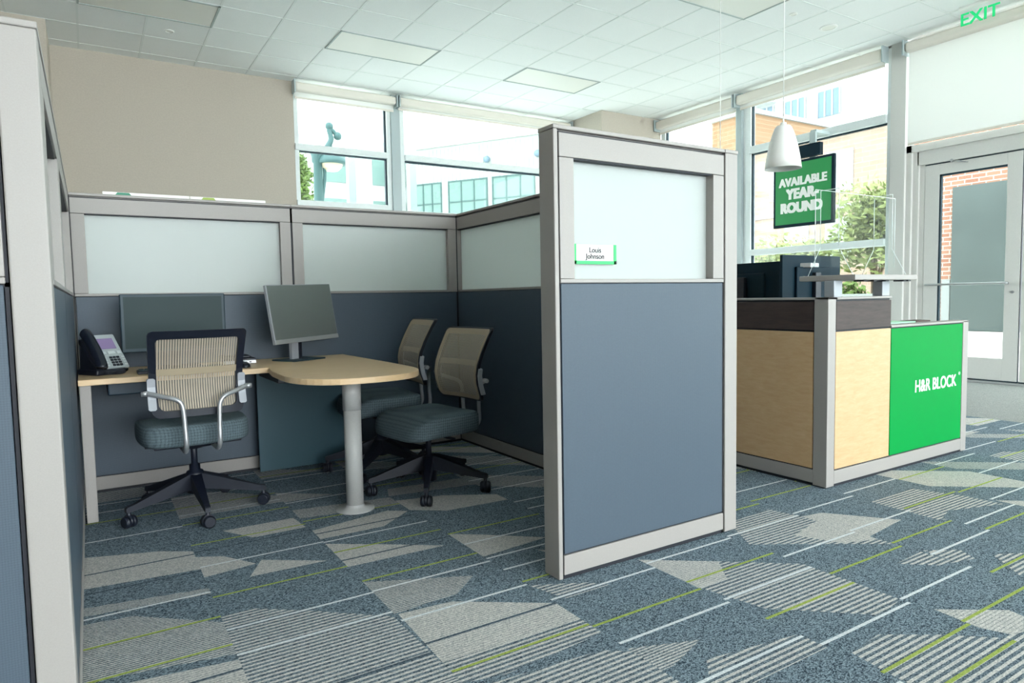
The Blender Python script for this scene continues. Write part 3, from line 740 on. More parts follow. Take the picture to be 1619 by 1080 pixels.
bm = BM(); box(bm, -0.062, -0.03, 4.0, 4.5, 0.6, TZ - TH); obj('end_bracket', bm, 'tray', desk)
bobj('modesty_panel', (0.872, 1.44, 4.44, 4.458, 0.02, TZ - TH), 'modesty', desk, 0.002, 'dark teal hanging panel')
bobj('pencil_tray', (0.06, 0.34, 4.05, 4.4, 0.628, TZ - TH), 'tray', desk, 0.008)
bobj('support_bracket', (0.84, 0.9, 3.72, 4.2, 0.66, TZ - TH), 'black', desk, 0.004)

# monitor on the left
t = thing('computer_monitor', 'wide dark monitor behind the single task chair, facing straight out', 'monitor', (0.415, 4.34, TZ))
bm = BM(); box(bm, -0.272, 0.272, -0.018, 0.012, 0.10, 0.428, bev=0.006); box(bm, -0.2, 0.2, 0.012, 0.04, 0.16, 0.36, bev=0.01); obj('housing', bm, 'bezel', t)
bobj('screen', (-0.254, 0.254, -0.0195, -0.017, 0.122, 0.412), 'screen_dark', t)
bobj('stand_column', (-0.03, 0.03, 0.02, 0.05, 0.01, 0.3), 'black', t, 0.004)
bobj('stand_base', (-0.13, 0.13, -0.08, 0.1, 0.0, 0.012), 'black', t, 0.005)

# tilted monitor on the peninsula
t = thing('computer_monitor', 'silver framed monitor turned and tilted back on the peninsula', 'monitor', (1.125, 4.30, TZ), 0.46)
rel = Vector((1.133, 4.248, 1.03)) - Vector((1.125, 4.30, TZ))
mloc = Matrix.Rotation(-0.46, 4, 'Z') @ Matrix.Translation(rel) @ Matrix.Rotation(0.521, 4, 'Z') @ Matrix.Rotation(-0.154, 4, 'X') @ Matrix.Rotation(-0.023, 4, 'Y')
bm = BM(); box(bm, -0.2675, 0.2675, 0.0, 0.022, -0.1785, 0.1785, bev=0.003, mat=mloc); box(bm, -0.2, 0.2, 0.02, 0.04, -0.12, 0.12, bev=0.008, mat=mloc); obj('housing', bm, 'silver_paint', t)
bm = BM(); box(bm, -0.262, 0.262, -0.001, 0.004, -0.152, 0.174, mat=mloc); obj('screen', bm, 'screen', t)
bm = BM(); box(bm, -0.2675, 0.2675, -0.003, 0.004, -0.1785, -0.153, bev=0.001, mat=mloc); obj('chin', bm, 'silver', t, 'bright silver lower bezel')
bm = BM(); box(bm, -0.05, 0.025, 0.03, 0.06, 0.005, 0.3, bev=0.004); obj('stand_column', bm, 'silver_paint', t)
bm = BM(); box(bm, 0.0, 0.018, 0.02, 0.031, 0.005, 0.25); obj('cable_slot', bm, 'black', t)
bm = BM(); box(bm, -0.12, 0.14, -0.06, 0.14, 0.0, 0.009, bev=0.003); obj('stand_base', bm, 'bezel', t)

# desk phone
t = thing('desk_phone', 'silver and black desk phone with a lilac display in the desk corner', 'telephone', (0.05, 4.24, TZ), 0.52)
TI = Matrix.Translation((0.02, -0.085, 0.034)) @ Matrix.Rotation(math.radians(52), 4, 'X')
bm = BM(); box(bm, -0.062, 0.075, 0, 0.225, -0.022, 0.0, bev=0.008, mat=TI, seg=3); obj('face_plate', bm, 'phone', t)
bm = BM(); box(bm, -0.1, 0.08, -0.005, 0.22, -0.05, -0.02, bev=0.01, mat=TI); box(bm, -0.09, 0.07, -0.09, 0.09, 0.0, 0.03, bev=0.008); prism(bm, [(-0.085, 0.02), (0.08, 0.02), (0.06, 0.15)], -0.08, 0.06, mat=Matrix.Rotation(PI / 2, 4, 'Z') @ Matrix.Rotation(PI / 2, 4, 'X')); obj('body', bm, 'black', t)
bm = BM(); box(bm, -0.036, 0.052, 0.125, 0.195, -0.001, 0.002, bev=0.001, mat=TI); obj('display', bm, 'lilac', t, 'lilac display')
for i in range(4):
    for j in range(3):
        bm = BM(); box(bm, -0.012 + j * 0.019, 0.003 + j * 0.019, 0.012 + i * 0.0165, 0.024 + i * 0.0165, -0.001, 0.004, bev=0.0015, mat=TI); obj('number_key', bm, 'black', t)
for i in range(4):
    for (u0, u1) in ((-0.05, -0.03), (0.05, 0.068)):
        bm = BM(); box(bm, u0, u1, 0.013 + i * 0.0165, 0.022 + i * 0.0165, -0.001, 0.003, bev=0.001, mat=TI); obj('side_key', bm, 'key_grey', t)
for (u0, u1) in ((-0.045, -0.018), (-0.008, 0.03), (0.04, 0.062)):
    bm = BM(); box(bm, u0, u1, 0.088, 0.108, -0.001, 0.004, bev=0.0015, mat=TI); obj('navigation_key', bm, 'key_grey', t)
bm = BM(); hp = [(-0.092, -0.01, 0.02), (-0.09, 0.0, 0.026), (-0.089, 0.05, 0.034), (-0.089, 0.11, 0.036), (-0.09, 0.17, 0.034), (-0.09, 0.215, 0.026), (-0.092, 0.228, 0.02)]
tube(bm, [TI @ Vector(p) for p in smooth_path(hp, 5)], [0.008 + 0.02 * min(1, math.sin(PI * (i + 1) / 32.0) * 2.4) for i in range(31)], 16); obj('handset', bm, 'black_gloss', t)
bm = BM(); cord = []
for i in range(120):
    s = i / 119.0; ang = i * 0.9
    cord.append((-0.06 + 0.1 * s + 0.008 * math.cos(ang), -0.115 - 0.03 * math.sin(PI * s), 0.014 + 0.008 * math.sin(ang)))
tube(bm, cord, 0.003, 6); obj('coiled_cord', bm, 'black', t)

# keyboard, mouse, docking station
t = thing('keyboard', 'black keyboard on the desk, mostly hidden behind the single task chair', 'keyboard', (0.42, 4.10, TZ))
bobj('case', (-0.22, 0.22, -0.065, 0.065, 0, 0.016), 'black', t, 0.004)
bm = BM()
for i in range(5):
    for j in range(15): box(bm, -0.21 + j * 0.028, -0.187 + j * 0.028, -0.056 + i * 0.023, -0.037 + i * 0.023, 0.015, 0.021)
obj('keys', bm, 'bezel', t)
t = thing('computer_mouse', 'small black mouse on the desk right of the single task chair', 'mouse', (0.735, 4.06, TZ))
bm = BM(); bmesh.ops.create_uvsphere(bm, u_segments=24, v_segments=14, radius=1.0, matrix=Matrix.Translation((0, 0, 0.004)) @ Matrix.Diagonal((0.032, 0.055, 0.03, 1)))
bmesh.ops.bisect_plane(bm, geom=bm.verts[:] + bm.edges[:] + bm.faces[:], plane_co=(0, 0, 0.001), plane_no=(0, 0, -1), clear_outer=True)
for fc in bm.faces: fc.smooth = True
obj('shell', bm, 'black_gloss', t)
bm = BM(); cyl(bm, (-0.004, 0.025, 0.027), (0.004, 0.025, 0.027), 0.008); obj('scroll_wheel', bm, 'bezel', t)
t = thing('docking_station', 'slim black and silver docking box on the desk beside the mouse', 'docking station', (0.755, 4.36, TZ))
bobj('case', (-0.09, 0.09, -0.07, 0.07, 0.012, 0.034), 'black', t, 0.004)
bobj('front_strip', (-0.09, 0.09, -0.078, -0.066, 0.002, 0.022), 'silver', t, 0.002, 'silver port strip')
bm = BM()
for k in range(3): box(bm, -0.0 + k * 0.025, 0.012 + k * 0.025, -0.0785, -0.0775, 0.008, 0.015)
obj('port', bm, 'black', t)
bobj('laptop_lid', (-0.1, 0.06, -0.06, 0.08, 0.035, 0.05), 'black', t, 0.005)

# ------------------------------------------------------------------ task chairs
def back_profile(z):
    pts = [(0.545, -0.272), (0.60, -0.252), (0.65, -0.236), (0.70, -0.230), (0.76, -0.240), (0.84, -0.274), (0.92, -0.318), (0.975, -0.352)]
    if z <= pts[0][0]: return pts[0][1]
    for (a, ya), (b, yb) in zip(pts, pts[1:]):
        if z <= b:
            t = (z - a) / (b - a); return ya + (yb - ya) * t
    return pts[-1][1]

def rrect(w, z0, z1, rad, n=8, taper=0.0):
    """rounded rectangle ring in (x, z); lower corners get a larger radius"""
    out = []
    for (sx, zz, r, a0) in ((1, z0, rad * 1.7, -90), (1, z1, rad, 0), (-1, z1, rad, 90), (-1, z0, rad * 1.7, 180)):
        cx = sx * (w - r); cz = zz + r if zz == z0 else zz - r
        for k in range(n + 1):
            a = math.radians(a0 + 90 * k / n)
            x = cx + r * math.cos(a); z = cz + r * math.sin(a)
            x *= 1 - taper * (z1 - z) / (z1 - z0)
            out.append((x, z))
    return out

def densify(ring, k=3):
    out = []
    for (a, b) in zip(ring, ring[1:] + ring[:1]):
        dist = math.hypot(b[0] - a[0], b[1] - a[1])
        m_ = max(1, int(dist / 0.03))
        for i in range(m_): out.append((a[0] + (b[0] - a[0]) * i / m_, a[1] + (b[1] - a[1]) * i / m_))
    return out

def B3(x, z, off=0.0): return (x, back_profile(z) + 0.55 * x * x + off, z)

def make_chair(label, group):
    t = thing('task_chair', label, 'office chair', group=group)
    # five-star base: each leg a part, castor a sub-part
    for k in range(5):
        a = -PI / 2 + k * 2 * PI / 5
        R_ = Matrix.Rotation(a, 4, 'Z')
        bm = BM()
        prof = [(0.02, 0.205), (0.05, 0.20), (0.31, 0.112), (0.345, 0.104), (0.352, 0.098), (0.352, 0.078), (0.33, 0.078), (0.05, 0.118), (0.02, 0.12)]
        wd = [0.026, 0.025, 0.014, 0.013, 0.012, 0.012, 0.013, 0.024, 0.026]
        va = [bm.verts.new((p[0], w_, p[1])) for p, w_ in zip(prof, wd)]; vb = [bm.verts.new((p[0], -w_, p[1])) for p, w_ in zip(prof, wd)]
        bm.faces.new(va); bm.faces.new(list(reversed(vb)))
        for i in range(len(va)): bm.faces.new((va[i], va[(i + 1) % len(va)], vb[(i + 1) % len(va)], vb[i]))
        bmesh.ops.transform(bm, matrix=R_, verts=bm.verts[:])
        leg = obj('base_leg', bm, 'black', t)
        bm = BM(); ca = a + (0.5 if k % 2 else -0.7) + 0.9
        c = Vector((math.cos(a) * 0.338, math.sin(a) * 0.338, 0))
        dx = Vector((math.cos(ca), math.sin(ca), 0))
        for s in (-1, 1):
            for (o0, o1, r0, r1) in ((0.006, 0.024, 0.030, 0.030), (0.024, 0.029, 0.030, 0.024)):
                cyl(bm, c + dx * s * o0 + Vector((0, 0, 0.030)), c + dx * s * o1 + Vector((0, 0, 0.030)), r0, r1, 24)
        cyl(bm, c + Vector((0, 0, 0.03)), c + Vector((0, 0, 0.09)), 0.009, 0.011, 12)
        cyl(bm, c - dx * 0.008 + Vector((0, 0, 0.034)), c + dx * 0.008 + Vector((0, 0, 0.034)), 0.031, None, 20)
        obj('castor', bm, 'black', leg)
    bm = BM(); lathe(bm, [(0.0, 0.10), (0.042, 0.10), (0.046, 0.2), (0.04, 0.215), (0.027, 0.22), (0.027, 0.25), (0.016, 0.252), (0.016, 0.37)], 28); obj('gas_column', bm, 'black', t)
    bm = BM(); box(bm, -0.075, 0.075, -0.12, 0.11, 0.358, 0.392, bev=0.012); cyl(bm, (0, 0, 0.34), (0, 0, 0.37), 0.05, 0.07, 24); tube(bm, [(0.05, 0.03, 0.372), (0.2, 0.05, 0.366), (0.245, 0.05, 0.372)], 0.006, 8); box(bm, -0.23, -0.14, -0.03, 0.0, 0.364, 0.374, bev=0.004); obj('tilt_mechanism', bm, 'black', t)
    # seat: superellipse pad with a waterfall front
    bm = BM(); N = 44; rings = []
    def ring(sc_, z, drop):
        vs = []
        for i in range(N):
            a = 2 * PI * i / N; c_, s_ = math.cos(a), math.sin(a)
            x = 0.262 * sc_ * math.copysign(abs(c_) ** 0.36, c_)
            y = 0.235 * sc_ * math.copysign(abs(s_) ** 0.40, s_) + 0.005
            fr = max(0, (y - 0.06) / 0.18)
            bk = max(0, (-y - 0.12) / 0.12)
            zz = z - drop * (0.045 * fr ** 2) + drop * 0.006 * bk + drop * 0.012 * (abs(x) / 0.25) ** 2
            vs.append(bm.verts.new((x * (1 - 0.05 * max(0, -y / 0.24)), y, zz)))
        return vs
    for (sc_, z, dr) in ((0.80, 0.386, 0.3), (0.94, 0.387, 0.4), (0.985, 0.394, 0.5), (1.0, 0.415, 0.7), (1.0, 0.45, 0.9), (0.988, 0.472, 1), (0.965, 0.484, 1), (0.92, 0.490, 1), (0.7, 0.496, 0.95), (0.4, 0.496, 0.6), (0.1, 0.495, 0.3)):
        rings.append(ring(sc_, z, dr))
    for a, b in zip(rings, rings[1:]):
        for i in range(N):
            fc = bm.faces.new((a[i], a[(i + 1) % N], b[(i + 1) % N], b[i])); fc.smooth = True
    bm.faces.new(rings[-1]); bm.faces.new(list(reversed(rings[0])))
    seat = obj('seat', bm, 'seat', t)
    bm = BM(); box(bm, -0.205, 0.205, -0.19, 0.19, 0.380, 0.392, bev=0.006); obj('seat_pan', bm, 'black', t)
    # back frame
    Z0, Z1, HW = 0.548, 0.972, 0.222
    o_r = densify(rrect(HW, Z0, Z1, 0.022, 6, 0.06)); n = len(o_r)
    def inner(p):
        x, z = p
        cx, cz = 0.0, 0.5 * (Z0 + Z1) - 0.004
        hx, hz = HW, 0.5 * (Z1 - Z0)
        return (x * (HW - 0.034) / HW, cz + (z - 0.5 * (Z0 + Z1)) * (hz - 0.036) / hz)
    i_r = [inner(p) for p in o_r]
    bm = BM()
    lay = []
    for off in (-0.010, 0.010):
        lay.append(([bm.verts.new(B3(x, z, off)) for x, z in o_r], [bm.verts.new(B3(x, z, off)) for x, z in i_r]))
    for i in range(n):
        j = (i + 1) % n
        (oa, ia), (ob, ib) = lay
        for q in ((oa[i], oa[j], ia[j], ia[i]), (ob[j], ob[i], ib[i], ib[j]), (oa[j], oa[i], ob[i], ob[j]), (ia[i], ia[j], ib[j], ib[i])):
            bm.faces.new(q)
    bmesh.ops.bevel(bm, geom=[e for e in bm.edges if len(e.link_faces) == 2 and e.calc_face_angle(0) > 1.2], offset=0.004, segments=2, affect='EDGES')
    bf = obj('back_frame', bm, 'black', t)
    bm = BM(); cx, cz = 0.0, 0.5 * (Z0 + Z1)
    rr = []
    for s in (1.0, 0.85, 0.65, 0.45, 0.25, 0.08):
        rr.append([bm.verts.new(B3(x * s, cz + (z - cz) * s, 0.0135)) for x, z in i_r])
    for a, b in zip(rr, rr[1:]):
        for i in range(n):
            fc = bm.faces.new((a[i], a[(i + 1) % n], b[(i + 1) % n], b[i])); fc.smooth = True
    bm.faces.new(rr[-1])
    obj('mesh_back', bm, 'mesh', t)
    bm = BM()
    e_r = [(x * 0.95, cz + (z - cz) * 0.962) for x, z in o_r]
    ra = [bm.verts.new(B3(x, z, 0.0135)) for x, z in i_r]; rb = [bm.verts.new(B3(x, z, 0.0135)) for x, z in e_r]; rc_ = [bm.verts.new(B3(x, z, 0.0095)) for x, z in e_r]
    for i in range(n):
        q = (i + 1) % n
        bm.faces.new((ra[i], ra[q], rb[q], rb[i])); bm.faces.new((rb[i], rb[q], rc_[q], rc_[i]))
    obj('mesh_border', bm, 'mesh_solid', t)
    bm = BM(); S = []
    for k in range(25):
        x = -0.186 + 0.372 * k / 24
        S.append([bm.verts.new(B3(x * 0.985, z, o)) for z, o in ((0.752, -0.002), (0.752, -0.006), (0.785, -0.006), (0.785, -0.002))])
    for a, b in zip(S, S[1:]):
        for q in range(4): bm.faces.new((a[q], a[(q + 1) % 4], b[(q + 1) % 4], b[q]))
    obj('lumbar_strap', bm, 'strap', t)
    for s in (-1, 1):
        bm = BM(); pts = [(s * 0.074, -0.05, 0.376), (s * 0.074, -0.24, 0.372), (s * 0.075, -0.292, 0.385), (s * 0.076, -0.318, 0.42), (s * 0.078, -0.315, 0.5), (s * 0.082, -0.312, 0.585), (s * 0.092, -0.310, 0.622), (s * 0.115, -0.304, 0.642), (s * 0.16, -0.286, 0.655), (s * 0.205, -0.262, 0.668), (s * 0.223, -0.25, 0.672)]
        tube(bm, smooth_path(pts, 6), 0.0115, 14); obj('support_tube', bm, 'silver', t)
        bm = BM()
        ring_pts = []
        for z in (0.588, 0.594, 0.64, 0.70, 0.735, 0.742):
            y = back_profile(z) + 0.55 * 0.208 ** 2
            e = 0.6 if z in (0.588, 0.742) else 1.0
            ring_pts.append([bm.verts.new((s * (0.206 + 0.018 * dx_ * e), y + dy_, z)) for dx_, dy_ in ((-1, -0.024), (1, -0.022), (1, 0.004), (-1, 0.004))])
        for a, b in zip(ring_pts, ring_pts[1:]):
            for q in range(4): bm.faces.new((a[q], a[(q + 1) % 4], b[(q + 1) % 4], b[q]))
        bm.faces.new(ring_pts[0]); bm.faces.new(list(reversed(ring_pts[-1])))
        br = obj('back_bracket', bm, 'silver_paint', t)
        bm = BM(); cyl(bm, (s * 0.22, -0.243, 0.672), (s * 0.252, -0.243, 0.672), 0.014, 0.012, 16); obj('adjuster_knob', bm, 'silver', br)
    return t
GR = 'mesh back task chairs in the cubicle'
ch1 = make_chair('task chair seen from behind, tucked up to the desk in front of the dark monitor', GR)
ch1.location = (0.433, 3.89, 0); ch1.rotation_euler = (0, 0, 0.03)
def pose(t, dz, base_turn):
    """seat height on the gas lift and the turn of the five-star base"""
    for ch in t.children:
        if ch.name.startswith('base_leg'): ch.rotation_euler = (0, 0, math.radians(base_turn))
        elif not ch.name.startswith('gas_column'): ch.location = (0, 0, dz)
        elif dz < 0: ch.location = (0, 0, dz)
pose(copy_thing(ch1, (1.625, 3.525, 0), math.radians(99), 'nearer of the two guest chairs, standing at the right of the peninsula'), -0.045, 17)
pose(copy_thing(ch1, (1.56, 4.12, 0), math.radians(85), 'farther of the two guest chairs, closest to the back partition'), 0.0, 17)

# ------------------------------------------------------------------ reception kiosk
KX, KY = 3.433, 2.205
k = thing('reception_counter', 'reception counter of maple, dark wood and green panels with grey corner post', 'reception desk', (0, 0, 0))
K2 = 4.07; K3 = 5.02; KT = 0.085
bm = BM(); box(bm, KX, KX + 0.072, KY, KY + 0.085, 0.006, 1.064, bev=0.003); obj('corner_post', bm, 'frame', k)
bm = BM(); box(bm, K3 - 0.072, K3, KY, KY + 0.085, 0.006, 0.89, bev=0.003); obj('end_post', bm, 'frame', k)
# right face (along X)
bobj('base_rail', (KX + 0.072, K3 - 0.072, KY, KY + KT, 0.018, 0.093), 'frame', k, 0.002)
bobj('maple_panel', (KX + 0.078, K2 - 0.004, KY + 0.002, KY + KT - 0.002, 0.1, 0.876), 'maple', k, 0.002)
bobj('dark_panel', (KX + 0.078, K2 - 0.004, KY + 0.002, KY + KT - 0.002, 0.886, 1.046), 'wenge', k, 0.002)
g = bobj('green_panel', (K2 + 0.004, K3 - 0.076, KY + 0.002, KY + KT - 0.002, 0.1, 0.872), 'green', k, 0.002, 'bright green panel with white lettering')
text('lettering', 'H&R BLOCK', 0.108, 'white', g, (4.61, KY + 0.0015, 0.462), (PI / 2, 0, 0), 0.0008, 0.0024, 'CENTER', 0.88, 1.0)
text('registered_mark', '®', 0.03, 'white', g, (4.912, KY + 0.0015, 0.53), (PI / 2, 0, 0), 0.0006, 0.0, 'CENTER')
bobj('top_cap', (KX, K2 + 0.0, KY, KY + KT, 1.056, 1.07), 'frame', k, 0.003)
bm = BM(); box(bm, K2, K3, KY, KY + 0.09, 0.879, 0.893, bev=0.003); obj('low_cap', bm, 'frame', k)
# left face (along Y)
bobj('base_rail', (KX, KX + KT, KY + 0.085, 4.4, 0.018, 0.093), 'frame', k, 0.002)
bobj('maple_panel', (KX + 0.002, KX + KT - 0.002, KY + 0.091, 4.39, 0.1, 0.876), 'maple', k, 0.002)
bobj('dark_panel', (KX + 0.002, KX + KT - 0.002, KY + 0.091, 4.39, 0.886, 1.046), 'wenge', k, 0.002)
bobj('top_cap', (KX, KX + KT, KY, 4.4, 1.056, 1.07), 'frame', k, 0.003)
bm = BM()
box(bm, KX + 0.01, K2 - 0.01, KY + 0.01, KY + KT - 0.01, 0.0, 1.056); box(bm, K2 - 0.02, K3 - 0.01, KY + 0.01, KY + KT - 0.01, 0.0, 0.88); box(bm, KX + 0.01, KX + KT - 0.01, KY + 0.02, 4.395, 0.0, 1.056)
obj('reveal', bm, 'reveal', k)
bobj('worktop', (KX + KT, K3 - 0.02, KY + KT, 2.95, 0.70, 0.73), 'table', k, 0.003)
bobj('worktop', (KX + KT, 4.2, 2.951, 4.35, 0.70, 0.73), 'table', k, 0.003)
bobj('end_panel', (K3 - 0.05, K3 - 0.02, KY + KT, 2.95, 0.004, 0.70), 'frame', k, 0.002)
bobj('side_panel', (KX + KT, 4.2, 4.352, 4.38, 0.004, 0.70), 'frame', k, 0.002)

# raised transaction shelf
s = thing('transaction_shelf', 'raised pale grey shelf on two posts above the reception counter', 'counter shelf')
bm = BM(); prism(bm, [(3.507, 2.1), (4.148, 2.1), (4.17, 2.42), (3.503, 2.435)], 1.162, 1.192, bev=0.004); obj('board', bm, 'frame', s)
for x0 in (3.499, 3.981):
    bobj('post', (x0, x0 + 0.078, 2.215, 2.275, 1.07, 1.162), 'silver_paint', s, 0.003)
bm = BM()
for x0 in (3.66, 3.76, 3.88, 4.07, 4.12): box(bm, x0, x0 + 0.03, 2.14, 2.2, 1.154, 1.163)
box(bm, 3.7, 3.95, 2.16, 2.175, 1.157, 1.163)
obj('fixings', bm, 'black', s)

# clear acrylic sneeze guard
a = thing('sneeze_guard', 'clear acrylic screen on triangular feet on the raised reception shelf', 'sneeze guard')
for sx_, nm in ((3.535, 'side_panel'), (4.075, 'side_panel')):
    prof = [(2.13, 1.1925), (2.40, 1.1925), (2.325, 1.35), (2.325, 1.67), (2.215, 1.67), (2.215, 1.35)]
    bm = BM(); va = [bm.verts.new((sx_ - 0.0025, y_, z_)) for y_, z_ in prof]; vb = [bm.verts.new((sx_ + 0.0025, y_, z_)) for y_, z_ in prof]
    bm.faces.new(va); bm.faces.new(list(reversed(vb)))
    for i in range(6): bm.faces.new((va[i], va[(i + 1) % 6], vb[(i + 1) % 6], vb[i]))
    sp_ = obj(nm, bm, 'acrylic', a)
    bm = BM()
    for i in range(6):
        if i != 0: cyl(bm, (sx_, prof[i][0], prof[i][1]), (sx_, prof[(i + 1) % 6][0], prof[(i + 1) % 6][1]), 0.0018, n=8)
    obj('edge', bm, 'acrylic_edge', sp_)
bobj('main_pane', (3.40, 4.20, 2.265, 2.270, 1.24, 1.66), 'acrylic', a)
bm = BM()
for p_, q_ in (((3.40, 1.24), (3.40, 1.66)), ((3.40, 1.66), (4.20, 1.66)), ((4.20, 1.66), (4.20, 1.24))): cyl(bm, (p_[0], 2.2675, p_[1]), (q_[0], 2.2675, q_[1]), 0.0018, n=8)
obj('edge', bm, 'acrylic_edge', a)

# monitors behind the counter (their backs face the visitor)
def back_monitor(label, loc, rz, w_, h_, z0, handle=False):
    t = thing('computer_monitor', label, 'monitor', (loc[0], loc[1], 0.73), rz)
    z0 -= 0.73
    bm = BM(); box(bm, -w_ / 2, w_ / 2, 0, 0.022, z0, z0 + h_, bev=0.004); box(bm, -w_ * 0.3, w_ * 0.3, -0.02, 0.002, z0 + 0.06, z0 + h_ - 0.08, bev=0.008); obj('housing', bm, 'monitor_back', t)
    bobj('screen', (-w_ / 2 + 0.008, w_ / 2 - 0.008, 0.0215, 0.023, z0 + 0.02, z0 + h_ - 0.008), 'screen', t)
    bm = BM(); box(bm, -0.03, 0.03, -0.05, -0.018, 0.005, z0 + h_ * 0.7, bev=0.004); obj('stand_column', bm, 'black', t)
    bobj('stand_base', (-0.12, 0.12, -0.12, 0.08, 0, 0.01), 'black', t, 0.003)
    if handle:
        bm = BM(); prism(bm, [(-0.14, 0.0), (0.0, 0.0), (0.0, -0.05), (-0.11, -0.06)], z0 + h_ - 0.085, z0 + h_ - 0.055, bev=0.004); obj('hinge', bm, 'silver', t, 'silver hinge arm')
    return t
back_monitor('dark monitor back beside the name tag partition, above the reception counter', (4.25, 3.42), math.radians(-90), 0.62, 0.36, 0.968)
back_monitor('dark monitor back with a silver hinge arm, behind the sneeze guard', (4.35, 2.92), math.radians(0), 0.67, 0.40, 0.958, True)
t = thing('green_folder', 'pale green folder lying on the low end of the reception counter', 'folder', (0, 0, 0))
bobj('cover', (4.16, 4.52, 2.295, 2.6, 0.893, 0.901), 'green_pale', t, 0.002)
bobj('paper_stack', (4.165, 4.51, 2.298, 2.595, 0.886, 0.893), 'paper', t)
bm = BM(); box(bm, 4.08, 4.95, 2.292, 2.62, 0.872, 0.885, bev=0.003); obj('low_shelf', bm, 'frame', k)
bm = BM(); box(bm, 4.56, 4.74, 2.31, 2.42, 0.886, 0.902, bev=0.006); tag(obj('flat_case', bm, 'brown'), 'small flat dark brown case beside the pale green folder on the counter', 'case')

# ------------------------------------------------------------------ pendants and hung screen
def pendant(x, y, zb, label):
    t = thing('pendant_lamp', label, 'pendant lamp', (x, y, zb), group='white bell pendants over the reception counter')
    R = 0.135
    bm = BM()
    prof = [(0.024, 0.332), (0.05, 0.325), (0.064, 0.308), (0.084, 0.255), (0.107, 0.17), (0.124, 0.08), (R, 0.0), (R - 0.004, 0.0), (0.12, 0.08), (0.103, 0.168), (0.08, 0.25), (0.058, 0.3), (0.03, 0.315)]
    lathe(bm, prof, 48); obj('bell_shade', bm, 'white', t)
    bm = BM(); lathe(bm, [(0.0, 0.35), (0.022, 0.35), (0.024, 0.32), (0.022, 0.2), (0.0, 0.2)], 20); obj('lamp_holder', bm, 'white', t)
    bm = BM(); bmesh.ops.create_uvsphere(bm, u_segments=16, v_segments=10, radius=0.035, matrix=Matrix.Translation((0, 0, 0.16))); [setattr(fc, 'smooth', True) for fc in bm.faces]; obj('bulb', bm, 'lens', t)
    bm = BM(); cyl(bm, (0, 0, 0.34), (0, 0, CZ - zb - 0.02), 0.0035, n=8); cyl(bm, (0, 0, 0.345), (0, 0, 0.40), 0.008, 0.004, 10); obj('cord', bm, 'white', t)
    bm = BM(); lathe(bm, [(0.0, CZ - zb - 0.03), (0.05, CZ - zb - 0.03), (0.06, CZ - zb - 0.001), (0.0, CZ - zb - 0.001)], 24); obj('ceiling_rose', bm, 'white', t)
pendant(4.6, 3.347, 2.056, 'white bell pendant lamp hanging in front of the green screen')
pendant(5.5, 4.735, 2.05, 'white bell pendant lamp hidden behind the name tag partition, only its cord showing')

t = thing('display_screen', 'green screen with white lettering hanging in front of the right window', 'screen', (8.4, 5.79, 2.015))
HWY = 0.461; HZ = 0.905
bm = BM(); box(bm, -0.02, 0.03, -HWY, HWY, 0, HZ, bev=0.006); obj('housing', bm, 'monitor_back', t)
MAT['screen_green'] = M_emit('lit_green_screen', srgb(6, 122, 58), 0.04)
bobj('panel', (-0.0215, -0.0195, -HWY + 0.035, HWY - 0.035, 0.04, HZ - 0.035), 'screen_green', t)
for body, z, sz, bw, y in (('AVAILABLE', 0.57, 0.155, 0.0105, 0.0), ('YEAR-', 0.39, 0.19, 0.0145, 0.0), ('ROUND', 0.203, 0.185, 0.0145, 0.02)):
    text('lettering', body, sz, 'white', t, (-0.0225, y, z), (PI / 2, 0, -PI / 2), 0.0008, bw, 'CENTER', 0.93, 1.03)
bobj('mount_box', (0.0, 0.08, -0.24, 0.09, 0.93, 1.10), 'monitor_back', t, 0.006)
bm = BM(); box(bm, 0.08, 0.12, -0.12, -0.03, 0.6, 1.27, bev=0.004); box(bm, 0.03, 0.1, -0.12, -0.03, 0.6, 0.7); box(bm, 0.1, 0.421, -0.12, -0.03, 1.255, 1.30, bev=0.004); obj('wall_bracket', bm, 'alu_teal', t)

# ------------------------------------------------------------------ outside
bm = BM(); box(bm, -60, 90, -40, 120, -0.2, -0.07); tag(struct(obj('ground', bm, 'concrete')), 'pale concrete pavement outside the windows', 'pavement')
MAT['siding'] = M('white_siding', srgb(154, 157, 155), 0.7)
MAT['ext_glass'] = M('green_grey_glazing', srgb(92, 117, 112), 0.3)
MAT['ext_bar'] = M('teal_glazing_bar', srgb(53, 83, 81), 0.5)
MAT['brick'] = M_brick('pale_orange_brick', srgb(139, 104, 76), srgb(149, 116, 89), srgb(157, 136, 116), 0.45, 0.15)
MAT['brick_pale'] = M_brick('pale_pink_brick', srgb(154, 129, 114), srgb(162, 139, 124), srgb(169, 152, 141), 0.45, 0.15)
MAT['brick_red'] = M_brick('red_brick', srgb(162, 109, 89), srgb(179, 131, 109), srgb(199, 189, 180))
MAT['dark_panel'] = M('grey_green_panel', srgb(89, 97, 96), 0.5, noise=(1.5, 0.08))
MAT['lamp_teal'] = M('verdigris_metal', srgb(59, 91, 92), 0.6)
MAT['lamp_glass'] = M('cream_lamp_glass', srgb(199, 187, 162), 0.4)
MAT['tower_wall'] = M('pale_tower_wall', srgb(162, 164, 164), 0.8)
MAT['tower_glass'] = M('pale_blue_glazing', srgb(91, 111, 126), 0.3)
MAT['leaf'] = M('spring_leaves', srgb(92, 114, 48), 0.7, noise=(3, 0.3))
MAT['leaf2'] = M('yellow_green_leaves', srgb(124, 132, 76), 0.7, noise=(3, 0.25))
MAT['bark'] = M('brown_bark', srgb(91, 76, 63), 0.9)

# white sided building across the street, behind the back windows
bd = thing('office_building', 'white sided building with green grey gridded windows beyond the back windows', 'building', (17.4, 25.0, -0.07), math.atan2(0.845, -0.535))
